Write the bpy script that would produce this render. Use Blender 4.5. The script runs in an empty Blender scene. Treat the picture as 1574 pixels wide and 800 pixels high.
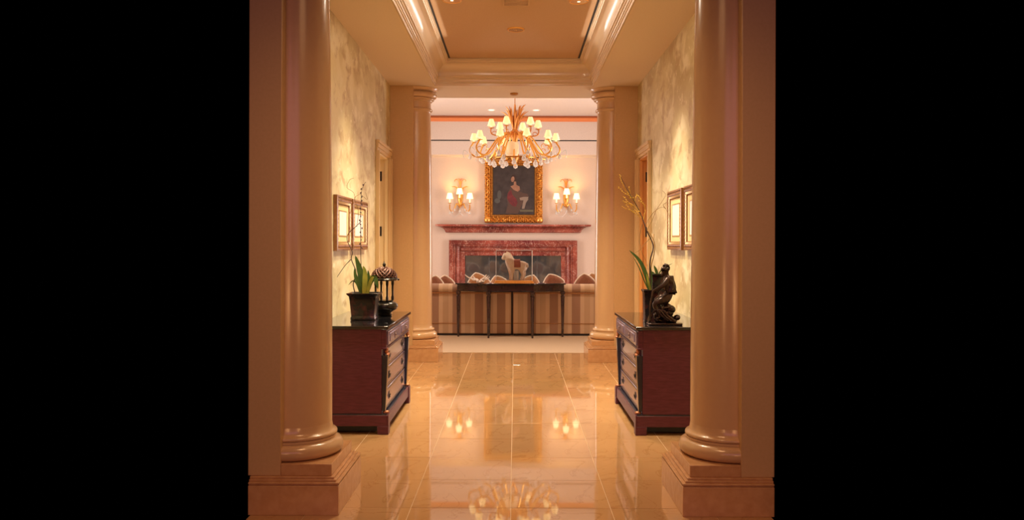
import bpy, math, random
from math import sin, cos, pi, radians
from mathutils import Vector, Matrix

random.seed(7)
SC = bpy.context.scene
COL = SC.collection

# ------------------------------------------------------------------ camera
cam_data = bpy.data.cameras.new('camera')
cam = bpy.data.objects.new('camera', cam_data); COL.objects.link(cam)
cam_data.sensor_width = 36.0
cam_data.lens = 1300.0 * 36.0 / 1574.0
cam_data.shift_x = -(788.5 - 787.0) / 1574.0
cam_data.shift_y = (375.0 - 400.0) / 1574.0
cam_data.clip_start = 0.05; cam_data.clip_end = 100
cam.matrix_world = (Matrix.Translation((0.017, 0.0, 1.245)) @ Matrix.Rotation(0.0025, 4, 'Z')
                    @ Matrix.Rotation(pi / 2, 4, 'X') @ Matrix.Rotation(0.003, 4, 'Z'))
SC.camera = cam

# ------------------------------------------------------------------ world, view
W = bpy.data.worlds.new('world'); SC.world = W; W.use_nodes = True
W.node_tree.nodes['Background'].inputs[0].default_value = (0, 0, 0, 1)
W.node_tree.nodes['Background'].inputs[1].default_value = 0.0
vs = SC.view_settings
vs.view_transform = 'Standard'; vs.look = 'None'; vs.gamma = 1.0; vs.use_curve_mapping = False
vs.exposure = 0.0

# ------------------------------------------------------------------ lights
WARM = (1.0, 0.83, 0.56); AMBER = (1.0, 0.55, 0.22); DAY = (1.0, 0.87, 0.80)

def lamp(kind, name, loc, energy, color, size=0.05, target=None, spot=None, blend=0.6, size_y=None, spread=None):
    d = bpy.data.lights.new(name, kind); d.energy = energy; d.color = color
    if kind == 'AREA':
        d.size = size
        if size_y: d.shape = 'RECTANGLE'; d.size_y = size_y
        if spread: d.spread = spread
    else:
        d.shadow_soft_size = size
    if spot: d.spot_size = radians(spot); d.spot_blend = blend
    o = bpy.data.objects.new(name, d); COL.objects.link(o); o.location = loc
    if target is not None:
        o.rotation_euler = (Vector(target) - Vector(loc)).to_track_quat('-Z', 'Y').to_euler()
    return o

# recessed lamps of the corridor tray (fittings in view are built below)
for sx in (-1, 1):
    lamp('SPOT', 'ceiling_spot', (sx * 0.50, 6.63, 3.12), 285, WARM, 0.10, (sx * 1.36, 6.66, 0.70), 54, 1.0)
    lamp('SPOT', 'ceiling_spot', (sx * 0.50, 5.10, 3.12), 185, WARM, 0.10, (sx * 1.36, 5.5, 0.7), 54, 1.0)
    lamp('POINT', 'tray_fill', (sx * 0.40, 5.3, 3.0), 9, (1, .86, .68), 0.05)  # unseen point added to brighten the cove, has no fitting
    lamp('AREA', 'cove_lamp', (sx * 0.59, 6.6, 3.11), 2.0, (1, .90, .78), 2.4, (sx * 0.82, 6.6, 3.03), size_y=.03)
lamp('SPOT', 'ceiling_spot', (0.018, 7.54, 3.12), 335, WARM, 0.08, (0.018, 7.54, 0), 110, 0.8)
lamp('SPOT', 'ceiling_spot', (0.018, 5.60, 3.12), 180, WARM, 0.08, (0.018, 5.60, 0), 110, 0.8)
# daylight through the side windows of the sitting room
for sx in (-1, 1):
    lamp('AREA', 'window_daylight', (sx * 2.70, 13.2, 1.55), 108, DAY, 1.3, (0, 13.2, 1.55), size_y=2.4)
# recessed lamps of the sitting room ceiling; unseen front pair added to light the sofa backs
for x, y, e in ((-0.40, 14.75, 10), (0.38, 14.75, 10), (-0.8, 10.0, 105), (0.8, 10.0, 105)):
    lamp('SPOT', 'ceiling_spot', (x, y, 3.5), e, (1, .8, .62), 0.06, (x, y + (.25 if y < 11 else 0), 0), 100, 0.9)
# unseen fills added to light the near columns and piers, overhead and behind the viewer
lamp('SPOT', 'entrance_fill_top', (0.0, 2.75, 2.8), 92, (1.0, .54, .24), 0.3, (0, 3.1, 0), 150, 1.0)
for sx in (-1, 1):
    lamp('POINT', 'entrance_fill_back', (sx * 1.2, -3.0, 2.6), 62, (1.0, 0.38, 0.72), 1.3)
for sx in (-1, 1):
    lamp('POINT', 'entrance_fill_low', (sx * 1.3, -0.5, 0.75), 36, (1.0, 0.48, 0.18), 0.2)

# ------------------------------------------------------------------ materials
def mat(name, col, rough=0.5, metal=0.0, col2=None, scale=8.0, bump=0.0, spec=0.5, coat=0.0, emit=None,
        estr=0.0, trans=0.0, ior=1.5, detail=4.0, lo=0.35, hi=0.65, stretch=None, coords='Object', per=False):
    m = bpy.data.materials.new(name); m.use_nodes = True
    nt = m.node_tree; b = nt.nodes['Principled BSDF']
    b.inputs['Base Color'].default_value = (*col, 1); b.inputs['Roughness'].default_value = rough
    b.inputs['Metallic'].default_value = metal; b.inputs['Specular IOR Level'].default_value = spec
    b.inputs['IOR'].default_value = ior
    b.inputs['Coat Weight'].default_value = coat; b.inputs['Coat Roughness'].default_value = 0.08
    b.inputs['Transmission Weight'].default_value = trans
    if emit: b.inputs['Emission Color'].default_value = (*emit, 1); b.inputs['Emission Strength'].default_value = estr
    if col2 or bump:
        tc = nt.nodes.new('ShaderNodeTexCoord'); n = nt.nodes.new('ShaderNodeTexNoise')
        n.inputs['Scale'].default_value = scale; n.inputs['Detail'].default_value = detail
        src = tc.outputs[coords]
        if stretch:
            mp = nt.nodes.new('ShaderNodeMapping'); mp.inputs['Scale'].default_value = stretch
            nt.links.new(src, mp.inputs[0]); src = mp.outputs[0]
        if per:
            oi = nt.nodes.new('ShaderNodeObjectInfo'); ad = nt.nodes.new('ShaderNodeVectorMath'); ad.operation = 'ADD'
            mu = nt.nodes.new('ShaderNodeMath'); mu.operation = 'MULTIPLY'; mu.inputs[1].default_value = 37.0
            nt.links.new(oi.outputs['Random'], mu.inputs[0]); nt.links.new(src, ad.inputs[0]); nt.links.new(mu.outputs[0], ad.inputs[1])
            src = ad.outputs[0]
        nt.links.new(src, n.inputs['Vector'])
        if col2:
            r = nt.nodes.new('ShaderNodeValToRGB')
            r.color_ramp.elements[0].position = lo; r.color_ramp.elements[0].color = (*col, 1)
            r.color_ramp.elements[1].position = hi; r.color_ramp.elements[1].color = (*col2, 1)
            nt.links.new(n.outputs['Fac'], r.inputs[0]); nt.links.new(r.outputs[0], b.inputs['Base Color'])
        if bump:
            bp = nt.nodes.new('ShaderNodeBump'); bp.inputs['Strength'].default_value = bump; bp.inputs['Distance'].default_value = 0.01
            nt.links.new(n.outputs['Fac'], bp.inputs['Height']); nt.links.new(bp.outputs[0], b.inputs['Normal'])
    return m

def mix_layer(m, col, scale, lo, hi, stretch=None, kind='noise', dist=2.0):
    """a second layer of colour (veins, sponge marks) over whatever feeds Base Color"""
    nt = m.node_tree; b = nt.nodes['Principled BSDF']
    tc = nt.nodes.new('ShaderNodeTexCoord'); mp = nt.nodes.new('ShaderNodeMapping')
    if stretch: mp.inputs['Scale'].default_value = stretch
    nt.links.new(tc.outputs['Object'], mp.inputs[0])
    n = nt.nodes.new('ShaderNodeTexNoise'); n.inputs['Scale'].default_value = scale; n.inputs['Detail'].default_value = 6
    n.inputs['Distortion'].default_value = dist if kind == 'vein' else 0.4
    nt.links.new(mp.outputs[0], n.inputs['Vector'])
    src = n.outputs['Fac']
    if kind == 'vein':
        s = nt.nodes.new('ShaderNodeMath'); s.operation = 'SUBTRACT'; s.inputs[1].default_value = 0.5
        a = nt.nodes.new('ShaderNodeMath'); a.operation = 'ABSOLUTE'
        nt.links.new(src, s.inputs[0]); nt.links.new(s.outputs[0], a.inputs[0]); src = a.outputs[0]
    r = nt.nodes.new('ShaderNodeMapRange'); r.inputs['From Min'].default_value = lo; r.inputs['From Max'].default_value = hi
    if kind == 'vein': r.inputs['To Min'].default_value = 1; r.inputs['To Max'].default_value = 0
    nt.links.new(src, r.inputs['Value'])
    mx = nt.nodes.new('ShaderNodeMix'); mx.data_type = 'RGBA'
    old = b.inputs['Base Color']
    if old.is_linked: nt.links.new(old.links[0].from_socket, mx.inputs['A'])
    else: mx.inputs['A'].default_value = old.default_value
    mx.inputs['B'].default_value = (*col, 1)
    nt.links.new(r.outputs[0], mx.inputs['Factor']); nt.links.new(mx.outputs['Result'], old)
    return m

M = {}
M['marble_floor'] = mat('marble_floor', (.50, .28, .125), .03, 0, (.56, .325, .15), 1.6, spec=.5, ior=2.0, per=True, detail=7)
mix_layer(M['marble_floor'], (.44, .23, .095), 2.2, .0, .012, kind='vein')
M['grout'] = mat('grout', (.72, .52, .34), .5)
M['column_paint'] = mat('column_paint', (.62, .40, .225), .2, 0, (.63, .41, .23), 40, spec=.6)
M['pier_paint'] = mat('pier_paint', (.59, .38, .19), .42, 0, (.62, .40, .205), 70, .02)
M['base_stone'] = mat('base_stone', (.56, .30, .14), .2, 0, (.63, .36, .18), 25)
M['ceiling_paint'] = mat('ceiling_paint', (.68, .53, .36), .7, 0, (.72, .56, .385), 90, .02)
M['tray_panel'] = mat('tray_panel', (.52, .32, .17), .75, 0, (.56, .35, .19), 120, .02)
M['trim_gloss'] = mat('trim_gloss', (.70, .53, .35), .18, 0, spec=.6)
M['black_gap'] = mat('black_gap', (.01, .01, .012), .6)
M['gold_plaster'] = mat('gold_plaster', (.72, .62, .36), .4, 0, (.50, .39, .18), 1.7, .12, stretch=(1, .75, 1.1), detail=9, lo=.38, hi=.62)
mix_layer(M['gold_plaster'], (.80, .71, .49), 4.2, .50, .66, (1, .7, 1.1))
mix_layer(M['gold_plaster'], (.46, .32, .14), 8, .52, .68, (1, .6, 1.0))
mix_layer(M['gold_plaster'], (.78, .69, .49), 24, .60, .72, (1, .6, .8))
M['door_paint'] = mat('door_paint', (.90, .76, .50), .35)
M['door_ochre'] = mat('door_ochre', (.74, .40, .15), .4)
M['casing_paint'] = mat('casing_paint', (.74, .54, .30), .35)
M['room_wall'] = mat('room_wall', (.68, .54, .44), .7, 0, (.65, .51, .415), 50)
M['room_ceiling'] = mat('room_ceiling', (.64, .53, .46), .8, 0, (.68, .57, .50), 60)
M['bulkhead'] = mat('bulkhead', (.68, .57, .50), .8, 0, (.62, .52, .45), 60)
M['copper_cornice'] = mat('copper_cornice', (.70, .22, .07), .35)
M['carpet'] = mat('carpet', (.56, .41, .27), .95, 0, (.63, .47, .32), 160, .3)
M['red_marble'] = mat('red_marble', (.15, .028, .024), .14, 0, (.36, .085, .055), 3.2, spec=.5, detail=8, lo=.38, hi=.66)
mix_layer(M['red_marble'], (.74, .50, .40), 3.2, .0, .0085, kind='vein', dist=3.5)
mix_layer(M['red_marble'], (.60, .36, .29), 7.0, .0, .0055, kind='vein', dist=2.0)
M['fire_glass'] = mat('fire_glass', (.045, .046, .046), .05, 0, spec=.7, ior=1.8)
M['gilt'] = mat('gilt', (.60, .30, .06), .32, .7, (.36, .14, .03), 40, .05)
M['gilt_bright'] = mat('gilt_bright', (.86, .46, .11), .3, .75)
M['gilt_leaf'] = mat('gilt_leaf', (.66, .27, .06), .38, .5)
M['brass_dish'] = mat('brass_dish', (.95, .62, .18), .2, 1.0)
M['shade'] = mat('shade', (.95, .80, .48), .7, emit=(1.0, .76, .34), estr=.72)
M['shade_sconce'] = mat('shade_sconce', (.95, .85, .58), .7, emit=(1.0, .80, .42), estr=1.3)
M['alabaster'] = mat('alabaster', (.90, .70, .45), .5, emit=(1, .62, .28), estr=.28)
M['candle'] = mat('candle', (.95, .85, .66), .5, emit=(1, .8, .45), estr=.5)
M['crystal'] = mat('crystal', (.92, .90, .86), .05, 0, trans=.45, ior=1.5)
M['lamp_glow'] = mat('lamp_glow', (1, .85, .6), .4, emit=(1, .78, .42), estr=4.0)
M['black_lacquer'] = mat('black_lacquer', (.012, .011, .013), .08, coat=.5)
M['table_wood'] = mat('table_wood', (.028, .014, .016), .16, 0, (.05, .02, .02), 12, coat=.6)
M['mahogany'] = mat('mahogany', (.080, .013, .028), .42, 0, (.118, .021, .042), 14, stretch=(1, 1, 6))
M['drawer_sheen'] = mat('drawer_sheen', (.27, .21, .33), .2, 0, (.32, .25, .37), 10, coat=.5, stretch=(1, 1, 5))  # bluish daylight reflection on the fronts, put into the base colour
M['drawer_knob'] = mat('drawer_knob', (.24, .16, .16), .3, .5)
M['mount_bronze'] = mat('mount_bronze', (.40, .15, .07), .35, .5)
M['ebony'] = mat('ebony', (.012, .016, .035), .18, coat=.4)
M['bronze'] = mat('bronze', (.035, .022, .020), .22, .5, (.06, .03, .025), 18)
M['copper_dome'] = mat('copper_dome', (.13, .05, .03), .4, .5, (.08, .03, .02), 30)
M['lantern_metal'] = mat('lantern_metal', (.05, .045, .04), .22, .8)
M['pot_glaze'] = mat('pot_glaze', (.012, .010, .012), .22, 0, (.075, .018, .018), 18, lo=.5, hi=.72)
M['soil'] = mat('soil', (.10, .045, .02), .9, 0, (.16, .08, .04), 40, .3)
M['leaf'] = mat('leaf', (.035, .085, .022), .35, 0, (.07, .14, .03), 14)
M['leaf_yellow'] = mat('leaf_yellow', (.42, .40, .06), .4, 0, (.25, .3, .05), 14)
M['twig'] = mat('twig', (.055, .03, .03), .6)
M['twig_pale'] = mat('twig_pale', (.32, .20, .08), .6)
M['bud_yellow'] = mat('bud_yellow', (.62, .38, .05), .5)
M['bud_dark'] = mat('bud_dark', (.09, .045, .06), .5)
M['frame_wood'] = mat('frame_wood', (.22, .085, .03), .3, .2, (.32, .14, .05), 25)
M['frame_gold'] = mat('frame_gold', (.62, .40, .15), .3, .7)
M['mount'] = mat('mount', (.78, .60, .32), .7)
M['print_paper'] = mat('print_paper', (.80, .78, .80), .6, 0, (.60, .58, .62), 9, lo=.5, hi=.75)
M['canvas'] = mat('canvas', (.022, .017, .018), .45, 0, (.045, .034, .034), 9)
M['paint_skin'] = mat('paint_skin', (.25, .12, .075), .5, 0, (.36, .19, .12), 14)
M['paint_hair'] = mat('paint_hair', (.03, .014, .012), .5)
M['paint_red'] = mat('paint_red', (.17, .018, .024), .5, 0, (.10, .012, .018), 14)
M['paint_brown'] = mat('paint_brown', (.075, .04, .03), .5)
M['paint_cloth'] = mat('paint_cloth', (.24, .18, .14), .5)
M['paint_olive'] = mat('paint_olive', (.11, .10, .06), .5)
M['paint_dim'] = mat('paint_dim', (.07, .07, .065), .5)
M['horse_clay'] = mat('horse_clay', (.86, .64, .50), .75, 0, (.92, .76, .60), 30)
M['saddle'] = mat('saddle', (.46, .16, .11), .7, 0, (.40, .13, .09), 60)
def clear_sheet(name):
    """thin clear acrylic: lets light through, faint sharp reflection"""
    m = bpy.data.materials.new(name); m.use_nodes = True; nt = m.node_tree
    nt.nodes.remove(nt.nodes['Principled BSDF'])
    t = nt.nodes.new('ShaderNodeBsdfTransparent'); t.inputs[0].default_value = (.97, .98, .98, 1)
    g = nt.nodes.new('ShaderNodeBsdfGlossy'); g.inputs['Roughness'].default_value = .01
    f = nt.nodes.new('ShaderNodeFresnel'); f.inputs[0].default_value = 1.35
    mx = nt.nodes.new('ShaderNodeMixShader')
    nt.links.new(f.outputs[0], mx.inputs[0]); nt.links.new(t.outputs[0], mx.inputs[1]); nt.links.new(g.outputs[0], mx.inputs[2])
    nt.links.new(mx.outputs[0], nt.nodes['Material Output'].inputs[0]); return m
M['acrylic'] = clear_sheet('acrylic')
M['acrylic_edge'] = mat('acrylic_edge', (.92, .93, .97), .15, trans=.25)
M['wood_gold'] = mat('wood_gold', (.78, .36, .06), .3, .1, (.66, .28, .04), 20, stretch=(6, 1, 1))
M['coral'] = mat('coral', (.85, .78, .72), .6)
M['piping'] = mat('piping', (.95, .84, .70), .8)
M['cushion'] = mat('cushion', (.42, .19, .075), .9, 0, (.50, .25, .11), 70)
M['cushion_brown'] = mat('cushion_brown', (.24, .09, .05), .9, 0, (.32, .14, .08), 70)
M['hinge'] = mat('hinge', (.035, .03, .035), .3, .7)
M['switch'] = mat('switch', (.66, .48, .27), .4)
M['recess_shade'] = mat('recess_shade', (.01, .02, .02), .5)

def stripe_mat(name, period, stops, rough=.85):
    m = bpy.data.materials.new(name); m.use_nodes = True; nt = m.node_tree; b = nt.nodes['Principled BSDF']
    b.inputs['Roughness'].default_value = rough
    tc = nt.nodes.new('ShaderNodeTexCoord'); sx = nt.nodes.new('ShaderNodeSeparateXYZ')
    dv = nt.nodes.new('ShaderNodeMath'); dv.operation = 'DIVIDE'; dv.inputs[1].default_value = period
    fr = nt.nodes.new('ShaderNodeMath'); fr.operation = 'FRACT'
    rp = nt.nodes.new('ShaderNodeValToRGB'); rp.color_ramp.interpolation = 'CONSTANT'
    els = rp.color_ramp.elements
    els[0].position = stops[0][0]; els[0].color = (*stops[0][1], 1)
    els[1].position = stops[1][0]; els[1].color = (*stops[1][1], 1)
    for p, c in stops[2:]:
        e = els.new(p); e.color = (*c, 1)
    nz = nt.nodes.new('ShaderNodeTexNoise'); nz.inputs['Scale'].default_value = 160
    bp = nt.nodes.new('ShaderNodeBump'); bp.inputs['Strength'].default_value = .25; bp.inputs['Distance'].default_value = .004
    L = nt.links.new
    L(tc.outputs['Object'], sx.inputs[0]); L(sx.outputs['X'], dv.inputs[0]); L(dv.outputs[0], fr.inputs[0])
    L(fr.outputs[0], rp.inputs[0]); L(rp.outputs[0], b.inputs['Base Color']); L(tc.outputs['Object'], nz.inputs['Vector'])
    L(nz.outputs['Fac'], bp.inputs['Height']); L(bp.outputs[0], b.inputs['Normal'])
    return m
A_, B_, C_ = (.60, .41, .26), (.40, .235, .155), (.70, .50, .33)
M['stripe'] = stripe_mat('stripe', 0.30, [(0, B_), (.38, C_), (.56, A_), (.82, C_)])

# ------------------------------------------------------------------ mesh helpers
class MB:
    def __init__(s): s.v = []; s.f = []
    def add(s, vs, fs):
        n = len(s.v); s.v += [tuple(v) for v in vs]; s.f += [tuple(i + n for i in f) for f in fs]; return s
    def box(s, x0, x1, y0, y1, z0, z1):
        x0, x1 = min(x0, x1), max(x0, x1); y0, y1 = min(y0, y1), max(y0, y1)
        v = [(x, y, z) for z in (z0, z1) for y in (y0, y1) for x in (x0, x1)]
        return s.add(v, [(0, 2, 3, 1), (4, 5, 7, 6), (0, 1, 5, 4), (1, 3, 7, 5), (3, 2, 6, 7), (2, 0, 4, 6)])
    def lathe(s, prof, c=(0, 0, 0), seg=24, a0=0.0, a1=2 * pi):
        full = abs(a1 - a0 - 2 * pi) < 1e-6
        n = seg if full else seg + 1
        vs = []
        for r, z in prof:
            for i in range(n):
                a = a0 + (a1 - a0) * i / seg
                vs.append((c[0] + r * cos(a), c[1] + r * sin(a), c[2] + z))
        fs = []
        for j in range(len(prof) - 1):
            for i in range(seg):
                k = (i + 1) % n
                fs.append((j * n + i, j * n + k, (j + 1) * n + k, (j + 1) * n + i))
        if full:
            if prof[0][0] > 1e-4: fs.append(tuple(range(n))[::-1])
            if prof[-1][0] > 1e-4: fs.append(tuple(range((len(prof) - 1) * n, len(prof) * n)))
        return s.add(vs, fs)
    def tube(s, pts, r, seg=8, cap=True):
        pts = [Vector(p) for p in pts]; n = len(pts)
        rr = r if isinstance(r, (list, tuple)) else [r] * n
        vs = []; up = None
        for i, p in enumerate(pts):
            t = (pts[min(i + 1, n - 1)] - pts[max(i - 1, 0)]).normalized()
            if up is None:
                up = t.orthogonal().normalized()
            else:
                up = (up - t * up.dot(t))
                up = up.normalized() if up.length > 1e-6 else t.orthogonal().normalized()
            w = t.cross(up)
            for k in range(seg):
                a = 2 * pi * k / seg
                vs.append(p + (up * cos(a) + w * sin(a)) * rr[i])
        fs = []
        for i in range(n - 1):
            for k in range(seg):
                q = (k + 1) % seg
                fs.append((i * seg + k, i * seg + q, (i + 1) * seg + q, (i + 1) * seg + k))
        if cap:
            fs.append(tuple(range(seg))[::-1]); fs.append(tuple(range((n - 1) * seg, n * seg)))
        return s.add(vs, fs)
    def ell(s, c, r, rot=None, seg=10, rings=6):
        if not isinstance(r, (list, tuple)): r = (r, r, r)
        vs = []; fs = []
        R = rot or Matrix.Identity(3); c = Vector(c)
        vs.append(c + R @ Vector((0, 0, -r[2])))
        for j in range(1, rings):
            a = -pi / 2 + pi * j / rings
            for i in range(seg):
                b = 2 * pi * i / seg
                vs.append(c + R @ Vector((r[0] * cos(a) * cos(b), r[1] * cos(a) * sin(b), r[2] * sin(a))))
        vs.append(c + R @ Vector((0, 0, r[2])))
        L = len(vs) - 1
        for i in range(seg):
            k = (i + 1) % seg
            fs.append((0, 1 + k, 1 + i)); fs.append((L, L - seg + i, L - seg + k))
            for j in range(rings - 2):
                o = 1 + j * seg
                fs.append((o + i, o + k, o + seg + k, o + seg + i))
        return s.add(vs, fs)
    def prism(s, outline, z0, z1, axis='Z'):
        n = len(outline)
        def P(a, b, h):
            return (a, b, h) if axis == 'Z' else ((a, h, b) if axis == 'Y' else (h, a, b))
        vs = [P(a, b, z0) for a, b in outline] + [P(a, b, z1) for a, b in outline]
        fs = [tuple(range(n))[::-1], tuple(range(n, 2 * n))]
        for i in range(n):
            k = (i + 1) % n; fs.append((i, k, n + k, n + i))
        return s.add(vs, fs)
    def ring_sweep(s, prof, x0, x1, y0, y1, closed_prof=False):
        """profile (inset, z) carried round the rectangle with mitred corners"""
        vs = []
        for d, z in prof:
            vs += [(x0 + d, y0 + d, z), (x1 - d, y0 + d, z), (x1 - d, y1 - d, z), (x0 + d, y1 - d, z)]
        fs = []; m = len(prof)
        for j in range(m if closed_prof else m - 1):
            jj = (j + 1) % m
            for i in range(4):
                k = (i + 1) % 4
                fs.append((j * 4 + i, j * 4 + k, jj * 4 + k, jj * 4 + i))
        return s.add(vs, fs)
    def move(s, v):
        s.v = [(a + v[0], b + v[1], c + v[2]) for a, b, c in s.v]; return s
    def xform(s, Mx):
        s.v = [tuple(Mx @ Vector(p)) for p in s.v]; return s
    def mirror_x(s):
        s.v = [(-a, b, c) for a, b, c in s.v]; s.f = [f[::-1] for f in s.f]; return s

def obj(name, mb, m, parent=None, bevel=0.0, ang=38, fix=True):
    me = bpy.data.meshes.new(name); me.from_pydata(mb.v, [], mb.f)
    if fix:
        import bmesh
        bm = bmesh.new(); bm.from_mesh(me); bmesh.ops.recalc_face_normals(bm, faces=bm.faces); bm.to_mesh(me); bm.free()
    me.polygons.foreach_set('use_smooth', [True] * len(me.polygons))
    me.set_sharp_from_angle(angle=radians(ang))
    me.materials.append(M[m] if isinstance(m, str) else m)
    o = bpy.data.objects.new(name, me); COL.objects.link(o)
    if parent: o.parent = parent
    if bevel:
        b = o.modifiers.new('bevel', 'BEVEL'); b.width = bevel; b.segments = 2; b.limit_method = 'ANGLE'
        b.harden_normals = False
    return o

def tag(o, label, cat, group=None):
    o['label'] = label; o['category'] = cat
    if group: o['group'] = group
    return o

def thing(name, loc, label, cat, group=None, rz=0.0):
    o = bpy.data.objects.new(name, None); COL.objects.link(o); o.empty_display_size = .1
    o.location = loc; o.rotation_euler = (0, 0, rz)
    return tag(o, label, cat, group)

def struct(name, mb, m, parent=None, bevel=0.0):
    o = obj(name, mb, m, parent, bevel)
    if not parent: o['kind'] = 'structure'
    return o

def struct_empty(name, loc=(0, 0, 0)):
    o = bpy.data.objects.new(name, None); COL.objects.link(o); o.location = loc; o['kind'] = 'structure'; return o

def smooth_path(pts, k=4):
    P = [Vector(p) for p in pts]
    out = []
    for i in range(len(P) - 1):
        p0, p1, p2, p3 = P[max(i - 1, 0)], P[i], P[i + 1], P[min(i + 2, len(P) - 1)]
        for j in range(k):
            t = j / k
            out.append(0.5 * ((2 * p1) + (p2 - p0) * t + (2 * p0 - 5 * p1 + 4 * p2 - p3) * t * t + (3 * p1 - p0 - 3 * p2 + p3) * t ** 3))
    out.append(P[-1]); return out

def skin_body(name, nodes, edges, m, parent, root=0, levels=2):
    me = bpy.data.meshes.new(name); me.from_pydata([n[0] for n in nodes], edges, [])
    o = bpy.data.objects.new(name, me); COL.objects.link(o); o.parent = parent
    me.materials.append(M[m])
    o.modifiers.new('skin', 'SKIN')
    sv = me.skin_vertices
    if not sv:
        bpy.context.view_layer.objects.active = o
        sv = me.skin_vertices
    for i, n in enumerate(nodes):
        r = n[1]; sv[0].data[i].radius = (r, r) if not isinstance(r, tuple) else r
        sv[0].data[i].use_root = (i == root)
    o.modifiers['skin'].use_smooth_shade = True
    s = o.modifiers.new('subdivision', 'SUBSURF'); s.levels = levels; s.render_levels = levels
    return o

# ------------------------------------------------------------------ structure
H = 2.91
WX = 1.305            # corridor half width
# floor of marble tiles
fl = struct('floor', MB().box(-1.19, 1.19, 3.55, 4.45, -.08, -.0012).box(-1.30, 1.30, 4.45, 9.62, -.08, -.0012)
            .box(-2.7, 2.7, 9.62, 16.0, -.08, -.012), 'grout')
tile_cache = {}
TW = .47
for r in range(13):
    y1 = 9.62 - r * TW; y0 = y1 - TW
    lim = 1.302 if y0 > 4.2 else 1.19
    for c in range(-3, 3):
        x0 = max(c * TW, -lim); x1 = min((c + 1) * TW, lim)
        w = round(x1 - x0, 4)
        if w < .05: continue
        key = w
        if key not in tile_cache:
            g = .0016; e = .0003
            a, b = w / 2 - g, TW / 2 - g
            t = MB()
            vs = [(-a, -b, -.0012), (a, -b, -.0012), (a, b, -.0012), (-a, b, -.0012), (-a, -b, -.0006), (a, -b, -.0006), (a, b, -.0006), (-a, b, -.0006),
                  (-a + e, -b + e, 0), (a - e, -b + e, 0), (a - e, b - e, 0), (-a + e, b - e, 0)]
            fs = [(0, 1, 5, 4), (1, 2, 6, 5), (2, 3, 7, 6), (3, 0, 4, 7), (4, 5, 9, 8), (5, 6, 10, 9), (6, 7, 11, 10), (7, 4, 8, 11), (8, 9, 10, 11)]
            t.add(vs, fs)
            o = obj('tile', t, 'marble_floor', fl, ang=20); tile_cache[key] = o.data
        else:
            o = bpy.data.objects.new('tile', tile_cache[key]); COL.objects.link(o); o.parent = fl
        o.location = ((x0 + x1) / 2, (y0 + y1) / 2, random.uniform(-.0003, .0003))
        o.rotation_euler = (random.gauss(0, .0006), random.gauss(0, .0006), 0)

tag(obj('carpet', MB().box(-2.68, 2.68, 9.64, 15.98, -.012, .004), 'carpet'),
    'wall to wall beige carpet of the sitting room beyond the marble floor', 'carpet')

# piers with half columns -------------------------------------------------------
def pier_base(side, yc, xo):
    y0, y1 = yc - .28, yc + .28
    mb = MB()
    xi = .786
    def ringbox(d, z0, z1):
        mb.box(xi + d, xo, y0 + d, y1 - d, z0, z1)
    ringbox(0, 0, .135); ringbox(.006, .135, .142); ringbox(.0, .142, .150); ringbox(.014, .150, .160); ringbox(.026, .160, .170)
    if side < 0: mb.mirror_x()
    return mb

def column(side, yc, label):
    t = thing('column', (side * 1.062, yc, .17), label, 'column', 'half columns against the piers')
    a0, a1 = (pi / 2, 3 * pi / 2) if side > 0 else (-pi / 2, pi / 2)
    p = MB()
    p.box(0, -side * .236, -.24, .24, 0, .055)
    obj('plinth', p, 'base_stone', t, bevel=.003)
    def circ(cx, cz, r, b0, b1, n=9):
        return [(cx + r * cos(radians(b0 + (b1 - b0) * i / n)), cz + r * sin(radians(b0 + (b1 - b0) * i / n))) for i in range(n + 1)]
    prof = [(0, .055), (.20, .055)] + circ(.200, .0925, .0375, -90, 90) + [(.204, .131), (.204, .142), (.198, .144)] \
        + circ(.198, .154, .010, -80, 90, 5) + [(.193, .166), (.187, .176), (.184, .19), (.182, .205)]
    obj('base_ring', MB().lathe(prof, seg=36, a0=a0, a1=a1), 'column_paint', t)
    sh = [(.182, .205), (.182, .5), (.180, .9), (.176, 1.4), (.170, 1.9), (.163, 2.3), (.159, 2.48)]
    obj('shaft', MB().lathe(sh, seg=40, a0=a0, a1=a1), 'column_paint', t)
    z = lambda v: v - .17
    cap = [(.159, 2.48), (.162, z(2.665))] + circ(.164, z(2.683), .017, -90, 90, 6) + [(.164, z(2.702)), (.163, z(2.765)), (.175, z(2.772)),
           (.178, z(2.783))] + circ(.186, z(2.797), .012, -90, 90, 5) + circ(.198, z(2.838), .03, -90, 90, 7) \
        + [(.198, z(2.872)), (.212, z(2.874)), (.226, z(2.888)), (.238, z(2.90)), (.24, z(2.909))]
    obj('capital', MB().lathe(cap, seg=36, a0=a0, a1=a1), 'column_paint', t)
    return t

for s, nm in ((-1, 'left'), (1, 'right')):
    xo = 1.213 if s < 0 else 1.216
    mb = MB().box(1.062, xo, 3.9, 4.31, .17, H).box(1.062, 1.335, 4.31, 4.38, .17, H)
    if s < 0: mb.mirror_x()
    struct('wall_front_' + nm, mb, 'pier_paint', bevel=.003)
    struct('baseboard_front_' + nm, pier_base(s, 4.14, 1.200 if s < 0 else 1.204), 'base_stone', bevel=.002)
    mb = MB().box(1.062, 1.32, 8.91, 9.39, .17, H).box(1.32, 2.70, 9.2, 9.39, .0, 3.6)
    if s < 0: mb.mirror_x()
    struct('wall_middle_' + nm, mb, 'pier_paint', bevel=.003)
    struct('baseboard_middle_' + nm, pier_base(s, 9.15, 1.318), 'base_stone', bevel=.002)
    column(s, 4.14, 'tall smooth tan half column nearest the viewer, at the %s edge of the entrance' % nm)
    column(s, 9.15, 'tan half column at the far end of the corridor, on the %s of the sitting room' % nm)

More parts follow.
